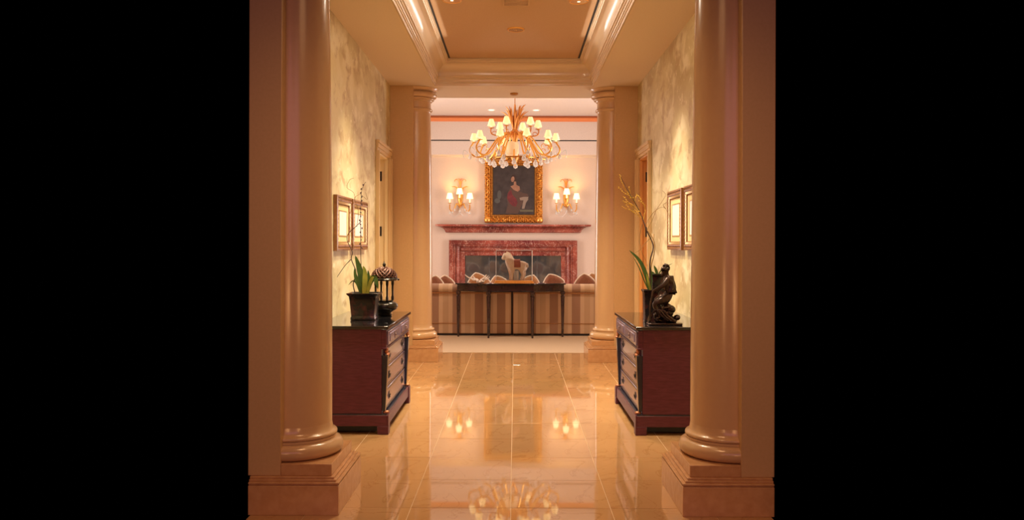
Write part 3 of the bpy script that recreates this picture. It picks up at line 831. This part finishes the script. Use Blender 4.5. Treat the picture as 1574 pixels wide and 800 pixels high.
hs = thing('horse_figurine', (.0, 11.21, TZ + .041), 'pale pottery horse figurine with red saddle inside the clear case', 'figurine')
N = [((.125, 0, .206), (.070, .070)), ((.06, 0, .204), (.060, .064)), ((-.028, 0, .208), (.064, .072)), ((-.056, 0, .255), (.054, .068)), ((-.068, 0, .302), (.044, .056)),
     ((-.086, 0, .338), (.036, .040)), ((-.115, 0, .328), (.033, .036)), ((-.134, 0, .296), (.026, .030)), ((-.145, 0, .266), (.024, .025))]
Ed = [(0, 1), (1, 2), (2, 3), (3, 4), (4, 5), (5, 6), (6, 7), (7, 8)]
def chain(start, lst):
    prev = start
    for n in lst:
        N.append(n); Ed.append((prev, len(N) - 1)); prev = len(N) - 1
for s in (-1, 1):
    fx = -.012 * s
    chain(2, [((-.036 + fx, s * .034, .145), .036), ((-.032 + fx, s * .036, .085), .021), ((-.031 + fx, s * .037, .035), .017), ((-.032 + fx, s * .037, .014), .020), ((-.036 + fx, s * .037, .003), .022)])
    chain(0, [((.126 - fx, s * .034, .150), .048), ((.114 - fx, s * .036, .115), .030), ((.134 - fx, s * .037, .088), .021), ((.120 - fx, s * .037, .035), .017), ((.112 - fx, s * .037, .014), .020), ((.106 - fx, s * .037, .003), .022)])
    chain(5, [((-.090, s * .018, .365), .010), ((-.090, s * .022, .384), .005)])
chain(0, [((.172, 0, .222), .022), ((.184, 0, .195), .018), ((.180, 0, .165), .010)])
skin_body('body', N, Ed, 'horse_clay', hs)
sd = MB()
for i in range(9):
    for j in range(13):
        x = -.002 + .085 * i / 8; a = radians(-115 + 230 * j / 12)
        rr = .074 + .004 * sin(pi * i / 8) + (.008 * (abs(i - 4) / 4) ** 2 if abs(a) < .6 else 0)
        sd.v.append((x + .008 * sin(a) ** 2, rr * sin(a) * .98, .204 + rr * cos(a) * .96 if abs(a) < 1.7 else .204 + rr * cos(a)))
for i in range(8):
    for j in range(12):
        sd.f.append((i * 13 + j, i * 13 + j + 1, i * 13 + j + 14, i * 13 + j + 13))
so = obj('saddle', sd, 'saddle', hs); mo = so.modifiers.new('solid', 'SOLIDIFY'); mo.thickness = .005
obj('mane', MB().tube(smooth_path([(-.080, 0, .372), (-.048, 0, .350), (-.022, 0, .310), (-.004, 0, .278)]), [.008] * 4 + [.010] * 5 + [.008] * 3 + [.004], 7), 'horse_clay', hs)

co = thing('coral_ornament', (-.45, 11.18, TZ), 'white branching coral ornament on the left end of the dark table', 'ornament')
cb = MB(); RC = random.Random(5)
for tx, tz, ty in ((-.20, .115, .02), (-.12, .07, -.02), (-.09, .10, .03), (.09, .115, -.02), (.115, .10, .02), (.135, .085, .0), (.05, .08, .04), (-.05, .055, -.04), (.07, .04, -.05)):
    cb.tube(smooth_path([(0.01, 0, .012), (tx * .35, ty * .5, .030 + tz * .2), (tx * .7, ty, tz * .62), (tx, ty, tz)]), [.015, .014, .013, .012, .012, .011, .010, .010, .009, .008, .007, .006, .004], 6)
obj('branches', cb, 'coral', co)
obj('foot', MB().ell((.01, 0, .018), (.055, .035, .018)), 'coral', co)

# ------------------------------------------------------------------ cabinets
def cabinet(s, label):
    t = thing('cabinet', (s * WX, 6.07, 0), label, 'cabinet', 'chests against the corridor walls')
    Y0, Y1 = -.57, .57
    def sd(mb):
        return mb if s > 0 else mb.mirror_x()
    # local x: 0 at the wall, negative towards the corridor (built for the right wall, mirrored for the left)
    obj('top', sd(MB().box(-.502, -.004, Y0 - .02, Y1 + .03, .686, .7075)), 'black_lacquer', t, bevel=.004)
    obj('carcass', sd(MB().box(-.455, -.02, Y0, Y1, .135, .686)), 'mahogany', t, bevel=.002)
    obj('frieze', sd(MB().box(-.485, -.455, Y0, Y1, .565, .680).box(-.490, -.455, Y0 - .004, Y1 + .004, .556, .566)), 'mahogany', t, bevel=.002)
    obj('base', sd(MB().box(-.495, -.02, Y0 - .005, Y1 + .005, .055, .126)), 'mahogany', t, bevel=.002)
    obj('base_fillet', sd(MB().box(-.490, -.02, Y0 - .003, Y1 + .003, .126, .135)), 'ebony', t)
    for yy in (Y0 - .008, Y1 - .067):
        obj('foot', sd(MB().box(-.502, -.43, yy, yy + .075, .001, .055).box(-.502, -.495, yy, yy + .075, .055, .130)), 'mahogany', t, bevel=.002)
        obj('foot', sd(MB().box(-.09, -.02, yy, yy + .075, .001, .055)), 'mahogany', t, bevel=.002)
    obj('recess', sd(MB().box(-.42, -.03, Y0 + .05, Y1 - .05, .012, .055)), 'recess_shade', t)  # dark block filling the void under the chest as its shade
    for k in range(2):                                 # two small drawers in the frieze
        y0 = Y0 + .03 + k * .545; y1 = y0 + .525
        d = obj('drawer', sd(MB().box(-.497, -.485, y0, y1, .580, .668)), 'drawer_sheen', t, bevel=.003)
        obj('drawer_panel', sd(MB().box(-.502, -.497, y0 + .06, y1 - .06, .597, .651)), 'drawer_sheen', d, bevel=.002)
        kb = MB().box(-.505, -.502, (y0 + y1) / 2 - .022, (y0 + y1) / 2 + .022, .602, .646)
        kb.xform(Matrix.Identity(4)); kb.ell((-.506, (y0 + y1) / 2, .624), (.007, .008, .008))
        obj('knob', sd(kb), 'drawer_knob', d)
    for z0, z1 in ((.424, .548), (.286, .416), (.146, .278)):
        y0, y1 = Y0 + .085, Y1 - .085
        d = obj('drawer', sd(MB().box(-.468, -.455, y0, y1, z0, z1)), 'drawer_sheen', t, bevel=.003)
        fr = MB(); zc = (z0 + z1) / 2
        for (a0, a1, b0, b1) in ((y0 + .012, y1 - .012, z0 + .010, z0 + .016), (y0 + .012, y1 - .012, z1 - .016, z1 - .010)):
            fr.box(-.4705, -.468, a0, a1, b0, b1)
        obj('bead', sd(fr), 'ebony', d)
        for yy in (y0 + .16, y1 - .16):
            hb = MB().box(-.471, -.468, yy - .020, yy + .020, zc - .020, zc + .030)
            hb.tube([(-.475, yy + .017 * cos(a), zc + .010 - .020 * sin(a)) for a in [pi * i / 10 for i in range(11)]], .003, 6)
            obj('handle', sd(hb), 'hinge', d)
    for yy in (Y0 + .035, Y1 - .035):                  # tapering ebony pilasters with gilt mounts
        m = MB()
        a, b = .032, .017
        vs = [(-.495, yy - a, .515), (-.455, yy - a, .515), (-.455, yy + a, .515), (-.495, yy + a, .515),
              (-.478, yy - b, .150), (-.455, yy - b, .150), (-.455, yy + b, .150), (-.478, yy + b, .150)]
        m.add(vs, [(0, 1, 2, 3), (7, 6, 5, 4), (0, 4, 5, 1), (1, 5, 6, 2), (2, 6, 7, 3), (3, 7, 4, 0)])
        p = obj('pilaster', sd(m), 'ebony', t, bevel=.002)
        obj('mount', sd(MB().ell((-.482, yy, .538), (.014, .020, .020)).ell((-.492, yy, .520), (.014, .03, .010)).ell((-.484, yy, .553), (.012, .014, .010))), 'mount_bronze', p)
        obj('mount', sd(MB().ell((-.480, yy - .008, .140), (.022, .011, .010)).ell((-.480, yy + .010, .140), (.022, .011, .010))), 'mount_bronze', p)
    return t
cabinet(-1, 'dark red chest of drawers with black top against the left wall')
cabinet(1, 'dark red chest of drawers with black top against the right wall')
CT = .7085

# ------------------------------------------------------------------ things on the left cabinet
U = .0045
def pot(t, wt, wb, h, rim=.012):
    m = MB()
    lv = [(wb * 1.06, 0), (wb * 1.06, .018), (wb, .026), (wb * .4 + wt * .6, h * .75), (wt * .97, h - .022), (wt * 1.10, h - .010), (wt * 1.13, h), (wt * 1.03, h), (wt * .92, h - .02)]
    for w, z in lv: m.v += [(-w, -w, z), (w, -w, z), (w, w, z), (-w, w, z)]
    for j in range(len(lv) - 1):
        for i in range(4):
            k = (i + 1) % 4; m.f.append((j * 4 + i, j * 4 + k, j * 4 + 4 + k, j * 4 + 4 + i))
    m.f.append((3, 2, 1, 0))
    obj('pot', m, 'pot_glaze', t, bevel=.003)
    s = MB(); n = 6; w = wt * .93
    for j in range(n + 1):
        for i in range(n + 1):
            s.v.append((-w + 2 * w * i / n, -w + 2 * w * j / n, h - .018 + (random.uniform(.0, .012) if 0 < i < n and 0 < j < n else 0)))
    for j in range(n):
        for i in range(n):
            a = j * (n + 1) + i; s.f.append((a, a + 1, a + n + 2, a + n + 1))
    obj('soil', s, 'soil', t)
def blade(t, pts, w, m, bend=.25):
    """leaf: a strip along pts, folded on its midrib"""
    p = smooth_path(pts, 4); n = len(p); mb = MB()
    for i, q in enumerate(p):
        tg = (p[min(i + 1, n - 1)] - p[max(i - 1, 0)]).normalized()
        sdv = tg.cross(Vector((0, 1, 0)));  sdv = sdv.normalized() if sdv.length > .01 else Vector((1, 0, 0))
        f = i / (n - 1); ww = w * (sin(pi * (.12 + .88 * f)) ** .7 if f < .999 else .02) * (.75 + .25 * (1 - f))
        nrm = tg.cross(sdv).normalized()
        mb.v += [q + sdv * ww + nrm * ww * bend, q + nrm * .001, q - sdv * ww + nrm * ww * bend, q - nrm * .0022]
    for i in range(n - 1):
        a = i * 4; b = a + 4
        mb.f += [(a, a + 1, b + 1, b), (a + 1, a + 2, b + 2, b + 1), (a + 2, a + 3, b + 3, b + 2), (a + 3, a, b, b + 3)]
    return obj('leaf', mb, m, t, ang=80)
def twig(t, name, pts, r0, r1, m, uscale=U, y=0.0, wob=.0):
    P = [(a * uscale, y + (wob * sin(i * 2.1)), b * uscale) for i, (a, b) in enumerate(pts)]
    p = smooth_path(P, 4); n = len(p)
    return obj(name, MB().tube(p, [r0 + (r1 - r0) * i / (n - 1) for i in range(n)], 6), m, t, ang=80)

pl = thing('potted_orchid', (-1.045, 5.975, CT), 'square black planter with green orchid leaves and bare twisting twigs on the left chest', 'potted plant')
pot(pl, .098, .080, .188)
G = lambda a, b, y=0.0: (a * U, y, b * U)
# units of 4.5 mm, measured from the foot of the planter
twig(pl, 'twig', [(-15, 42), (-18, 55), (-14, 67), (-14, 77), (-21, 94), (-19, 106), (-27, 123), (-26, 134), (-14, 145), (-5, 154)], .0045, .0022, 'twig', y=-.01, wob=.01)
twig(pl, 'twig', [(-21, 94), (-31, 84), (-40, 70), (-43, 66)], .003, .0012, 'twig', y=-.01, wob=.01)
twig(pl, 'twig', [(-17, 108), (-24, 140), (-26, 160), (-18, 185), (-19, 199), (-29, 207), (-25, 219), (-19, 222)], .0024, .001, 'twig_pale', y=.02, wob=.008)
twig(pl, 'twig', [(-14, 145), (-12, 170), (-17, 190), (-8, 196), (2, 188), (0, 200)], .002, .001, 'twig_pale', y=.03, wob=.008)
sp = twig(pl, 'flower_spike', [(-4, 42), (-7, 95), (-7, 132), (-8, 156), (-7, 180), (-6, 202), (0, 216)], .003, .0014, 'twig', y=.02)
bd = MB(); RB = random.Random(2)
for i in range(17):
    z = 112 + i * 6.2; bd.ell(((-7.4 + RB.uniform(-1.8, 1.8) + (max(0, z - 200) * .35)) * U, .02 + RB.uniform(-.008, .008), z * U), (.005, .005, .008), Matrix.Rotation(RB.uniform(-.8, .8), 3, 'Y'), 6, 4)
b_ = obj('buds', bd, 'bud_dark', sp); b_['kind'] = 'stuff'
blade(pl, [G(-1, 40), G(-4, 62), G(-9, 82), G(-15, 100)], .027, 'leaf')
blade(pl, [G(-3, 40, -.02), G(-8, 55, -.03), G(-13, 68, -.03), G(-15, 80, -.03)], .018, 'leaf')
blade(pl, [G(0, 40, -.03), G(2, 58, -.04), G(2, 74, -.04), G(-1, 84, -.04)], .020, 'leaf_yellow')
blade(pl, [G(6, 40), G(5, 54), G(6, 68), G(5, 77)], .014, 'leaf')
blade(pl, [G(5, 42, -.02), G(10, 58, -.04), G(17, 66, -.05), G(21, 58, -.06), G(23, 48, -.06)], .021, 'leaf')
blade(pl, [G(6, 40, -.04), G(9, 54, -.05), G(14, 65, -.06), G(17, 66, -.06)], .014, 'leaf_yellow')
blade(pl, [G(-8, 42), G(-13, 56), G(-19, 60), G(-26, 53)], .006, 'leaf')
blade(pl, [G(3, 40, .02), G(3, 60, .03), G(9, 66, .04), G(12, 60, .04)], .016, 'leaf_yellow')

ln = thing('lantern', (-.955, 6.28, CT), 'dark metal lantern with pierced copper dome and open pillars beside the orchid planter', 'lantern')
obj('base', MB().lathe([(.055, 0), (.06, .008), (.05, .02), (.066, .034), (.094, .05), (.103, .068), (.100, .086), (.085, .100), (.066, .106), (.07, .114), (.0, .116)], seg=30), 'lantern_metal', ln)
for k in range(4):
    a = radians(28 + 90 * k)
    obj('pillar', MB().lathe([(.011, .115), (.011, .135), (.007, .15), (.008, .22), (.011, .235), (.011, .262)], (.066 * cos(a), .066 * sin(a), 0), 12), 'lantern_metal', ln)
obj('rim', MB().lathe([(.07, .258), (.10, .262), (.104, .270), (.098, .280), (.092, .284), (.06, .284)], seg=30), 'lantern_metal', ln)
# pierced dome: a lattice of bars over the hemisphere, with a lining behind
dm = MB()
def dp(a, e, r=.092): return (r * cos(e) * cos(a), r * cos(e) * sin(a), .284 + r * .82 * sin(e))
nA = 18
for k in range(nA):
    for sg in (-1, 1):
        dm.tube([dp(2 * pi * k / nA + sg * e * .9, e) for e in [radians(86) * i / 9 for i in range(10)]], .0055, 5)
obj('dome_lattice', dm, 'copper_dome', ln)
obj('dome_lining', MB().lathe([(.082 * cos(e), .284 + .082 * .82 * sin(e)) for e in [radians(90) * i / 8 for i in range(9)]], seg=24), 'table_wood', ln)
obj('finial', MB().lathe([(.016, .352), (.018, .358), (.008, .364), (.012, .374), (.013, .382), (.006, .39), (.003, .40), (0, .404)], seg=14), 'lantern_metal', ln)
for k in range(6):
    a = radians(60 * k + 10); obj('hook', MB().ell((.106 * cos(a), .106 * sin(a), .268), .008, None, 8, 5), 'lantern_metal', ln)

# ------------------------------------------------------------------ things on the right cabinet
p1 = thing('potted_orchid', (.955, 5.86, CT), 'slim dark pot with tall yellow orchid and twigs, front of right chest', 'potted plant')
pot(p1, .050, .042, .222)
twig(p1, 'stem', [(-1, 48), (-1, 70), (-1, 94), (4, 114), (0, 128), (-6, 139), (-12, 156), (-17, 169), (-25, 184), (-35, 201), (-47, 224)], .0055, .0018, 'twig', y=-.01, wob=.006)
twig(p1, 'stem', [(2, 48), (1, 80), (5, 100), (7, 118), (3, 130), (-5, 140)], .004, .002, 'twig_pale', y=.01, wob=.006)
SP = ([(-17, 169), (-26, 178), (-34, 182), (-42, 192)], [(-19, 165), (-29, 177), (-40, 184)], [(-14, 160), (-23, 166), (-32, 172), (-42, 186)],
      [(-25, 184), (-21, 195), (-16, 188), (-10, 178)], [(-35, 201), (-33, 191), (-27, 190)], [(-20, 175), (-36, 198), (-44, 212), (-48, 226)], [(-12, 156), (-8, 175), (-18, 186)],
      [(-25, 184), (-31, 196), (-33, 206)], [(-17, 169), (-30, 171), (-44, 176)], [(-30, 192), (-42, 199), (-50, 207)])
RB = random.Random(4)
for q in SP:
    w_ = twig(p1, 'flower_spray', q, .0022, .0008, 'bud_yellow', y=-.01, wob=.01)
    bd = MB(); P = smooth_path([(a * U, -.01 + .01 * sin(k * 2.1), b * U) for k, (a, b) in enumerate(q)], 4)
    for k, p in enumerate(P):
        if k < 2: continue
        bd.ell(p + Vector((RB.uniform(-.003, .003), RB.uniform(-.003, .003), RB.uniform(-.003, .003))), (.0032, .0032, .0055), Matrix.Rotation(RB.uniform(-1, 1), 3, 'Y'), 6, 4)
    b_ = obj('buds', bd, 'bud_yellow', w_); b_['kind'] = 'stuff'
for q in ([(-6, 139), (4, 158), (9, 172), (18, 185), (24, 196), (18, 202)], [(-8, 148), (2, 164), (9, 172), (17, 176), (24, 174), (30, 160)], [(0, 128), (-8, 120), (-16, 110), (-24, 106)], [(-12, 150), (-16, 130), (-14, 110), (-6, 92), (-3, 80)], [(24, 174), (20, 180), (26, 184)]):
    twig(p1, 'twig', q, .0022, .001, 'twig_pale', y=.015, wob=.008)
blade(p1, [G(-1, 46), G(-7, 72), G(-17, 94), G(-33, 110)], .016, 'leaf')
blade(p1, [G(-2, 46), G(-10, 64), G(-18, 84), G(-27, 100)], .005, 'leaf')
blade(p1, [G(0, 46, -.02), G(-4, 60, -.03), G(-7, 74, -.03)], .009, 'leaf_yellow')
blade(p1, [G(0, 46), G(1, 70), G(0, 84)], .010, 'leaf')

p2 = thing('potted_plant', (1.045, 6.05, CT), 'taller square dark pot with a few thin leaves behind the bronze figure', 'potted plant')
pot(p2, .055, .05, .325)
blade(p2, [(0, 0, .31), (.01, 0, .34), (.05, 0, .375), (.10, 0, .40)], .005, 'leaf')
blade(p2, [(-.01, 0, .31), (-.02, 0, .35), (-.035, 0, .385)], .012, 'leaf')
blade(p2, [(-.02, 0, .31), (-.05, 0, .33), (-.055, 0, .345)], .014, 'leaf')

fg = thing('bronze_figure', (1.012, 5.66, CT), 'dark bronze figure of a seated cloaked man leaning on a rocky base', 'statue')
rk = MB(); RR = random.Random(9)
rk.prism([(-.105, -.06), (.115, -.06), (.125, .0), (.115, .06), (-.105, .06)], 0, .012)
obj('base', rk, 'bronze', fg, bevel=.003)
rk = MB()
for i in range(18):
    a = RR.uniform(0, 2 * pi); q = RR.uniform(.2, 1)
    rk.ell((.005 + .085 * q * cos(a), .04 * q * sin(a), .012 + RR.uniform(.012, .03)), (RR.uniform(.02, .034), RR.uniform(.018, .03), RR.uniform(.012, .028)), Matrix.Rotation(RR.uniform(-.6, .6), 3, 'Y'), 8, 5)
for x, z, w in ((.03, .075, .04), (.0, .07, .04), (.045, .10, .038), (-.04, .06, .03), (.02, .115, .035), (.09, .045, .025)):
    rk.ell((x, .008, z), (w, .04, w * .8), Matrix.Rotation(RR.uniform(-.5, .5), 3, 'Y'), 9, 6)
obj('rock', rk, 'bronze', fg)
N = [((.030, 0, .175), (.040, .042)), ((.034, 0, .220), (.035, .038)), ((.036, 0, .268), (.038, .046)), ((.030, 0, .306), (.026, .040)), ((.020, 0, .330), (.015, .015)),
     ((.008, 0, .350), (.024, .023)), ((.005, 0, .372), (.029, .028)), ((.010, 0, .390), (.022, .022))]
Ed = [(0, 1), (1, 2), (2, 3), (3, 4), (4, 5), (5, 6), (6, 7)]
chain(6, [((-.017, 0, .366), .006), ((-.021, 0, .362), .004)])            # nose
chain(5, [((-.006, 0, .343), .013), ((-.010, 0, .338), .008)])             # chin
chain(3, [((.016, -.048, .300), .021), ((-.016, -.062, .262), .0175), ((-.056, -.054, .236), .012), ((-.074, -.048, .226), .009), ((-.084, -.046, .218), .007)])
chain(3, [((.026, .048, .296), .020), ((.0, .062, .250), .017), ((-.030, .048, .222), .010), ((-.042, .042, .214), .009)])
chain(0, [((.012, -.030, .172), .036), ((-.040, -.040, .158), .029), ((-.070, -.042, .138), .021), ((-.050, -.042, .090), .014), ((-.035, -.042, .050), .010), ((-.060, -.046, .042), .009)])
chain(0, [((.014, .030, .170), .036), ((-.025, .036, .176), .028), ((-.052, .038, .160), .016), ((-.020, .036, .112), .013), ((.008, .034, .080), .010), ((-.018, .034, .070), .009)])
skin_body('body', N, Ed, 'bronze', fg)
hr = MB()
for i in range(60):
    a = RR.uniform(-2.15, 2.15); e = RR.uniform(-.45, 1.5)
    hr.ell((.010 + .026 * cos(e) * cos(a), .027 * cos(e) * sin(a), .374 + .027 * sin(e)), RR.uniform(.0055, .0085), None, 7, 5)
for i in range(10):
    hr.ell((-.008 + RR.uniform(-.006, .008), RR.uniform(-.014, .014), .342 + RR.uniform(-.014, .004)), RR.uniform(.005, .0075), None, 7, 5)
obj('hair', hr, 'bronze', fg)
ck = MB(); nx, nz = 14, 10
for j in range(nz):
    f = j / (nz - 1); z = .326 - .118 * f
    for i in range(nx):
        g = i / (nx - 1); a = radians(-100 + 200 * g)
        q = .036 + .016 * f * (1 - .3 * f) + .009 * sin(g * 26 + f * 4) * (.35 + f)
        ck.v.append((.028 + q * cos(a) * (1.0 + .15 * f) - .004 * f, q * sin(a) * 1.15, z + .012 * sin(g * 7.5) * f))
for j in range(nz - 1):
    for i in range(nx - 1):
        ck.f.append((j * nx + i, j * nx + i + 1, (j + 1) * nx + i + 1, (j + 1) * nx + i))
o = obj('cloak', ck, 'bronze', fg, ang=80); mo = o.modifiers.new('solid', 'SOLIDIFY'); mo.thickness = .006
ba = MB()
for a0, k in ((0, 0), (1.3, 1), (2.6, 2)):
    ba.tube(smooth_path([(-.10, -.03 + .03 * k, .02), (-.085, -.05 + .02 * k, .07), (-.06 + .02 * k, -.055, .10), (-.02 + .02 * k, -.06, .06), (.02 + .02 * k, -.058, .03)]), .007, 6)
ba.tube(smooth_path([(-.095, -.05, .03), (-.098, -.05, .12), (-.085, -.05, .2), (-.08, -.046, .225)]), .007, 7)
obj('branch', ba, 'bronze', fg)

# ------------------------------------------------------------------ framed prints on the corridor walls
def picture(s, yc, w, z0, z1, label):
    t = thing('framed_print', (s * (WX - .001), yc, z0), label, 'picture', 'framed prints on the corridor walls')
    h = z1 - z0; hw = w / 2
    # local frame: x inward from wall is -s
    def ring(mb, d0, d1, p0, p1):
        o = [(-s * p0, -hw + d0, d0), (-s * p0, hw - d0, d0), (-s * p0, hw - d0, h - d0), (-s * p0, -hw + d0, h - d0)]
        i = [(-s * p1, -hw + d1, d1), (-s * p1, hw - d1, d1), (-s * p1, hw - d1, h - d1), (-s * p1, -hw + d1, h - d1)]
        mb.add(o + i, [(a, (a + 1) % 4, 4 + (a + 1) % 4, 4 + a) for a in range(4)])
    f = MB()
    for a, b, c, d in ((0, 0, 0, .028), (0, .014, .028, .032), (.014, .02, .032, .024), (.06, .068, .022, .012)): ring(f, a, b, c, d)
    obj('frame', f, 'frame_wood', t)
    f = MB(); ring(f, .02, .045, .024, .027); ring(f, .045, .06, .027, .022)
    obj('gilt_band', f, 'frame_gold', t)
    bdm = MB()
    nb = int(w / .03)
    for i in range(nb):
        y = -hw + .03 + (w - .06) * i / (nb - 1)
        for zz in (.034, h - .034): bdm.ell((-s * .026, y, zz), (.006, .011, .013), None, 6, 4)
    nb = int(h / .03)
    for i in range(1, nb - 1):
        z = .03 + (h - .06) * i / (nb - 1)
        for yy in (-hw + .034, hw - .034): bdm.ell((-s * .026, yy, z), (.006, .013, .011), None, 6, 4)
    obj('beading', bdm, 'frame_wood', t)
    obj('mount', MB().box(0, -s * .012, -hw + .06, hw - .06, .06, h - .06), 'mount', t)
    obj('print', MB().box(-s * .012, -s * .0135, -hw + .145, hw - .145, .115, h - .115), 'print_paper', t)
    obj('fillet', MB().ring_sweep([(0, .0), (0, .003), (.008, .003), (.008, 0)], -hw + .137, hw - .137, .107, h - .107, True).xform(
        Matrix(((0, 0, -s, -s * .012), (1, 0, 0, 0), (0, 1, 0, 0), (0, 0, 0, 1)))), 'frame_gold', t)
picture(-1, 6.42, .56, 1.19, 1.60, 'gilt framed print on the left wall, the nearer of the two, beside the near column')
picture(-1, 7.08, .66, 1.19, 1.60, 'gilt framed print on the left wall, the farther of the two, behind the orchid spike')
picture(1, 6.71, .58, 1.20, 1.675, 'gilt framed print on the right wall, the farther of the two, shown whole')
picture(1, 6.03, .58, 1.20, 1.675, 'gilt framed print on the right wall, cut off by the near right column')

sw = thing('light_switch', (WX, 7.88, 1.28), 'narrow tan light switch plate on the right wall beside the doorway', 'switch')
obj('plate', MB().box(-.007, 0, -.04, .04, -.06, .06), 'switch', sw, bevel=.003)
obj('rocker', MB().box(-.012, -.007, -.015, .015, -.03, .03), 'switch', sw, bevel=.002)
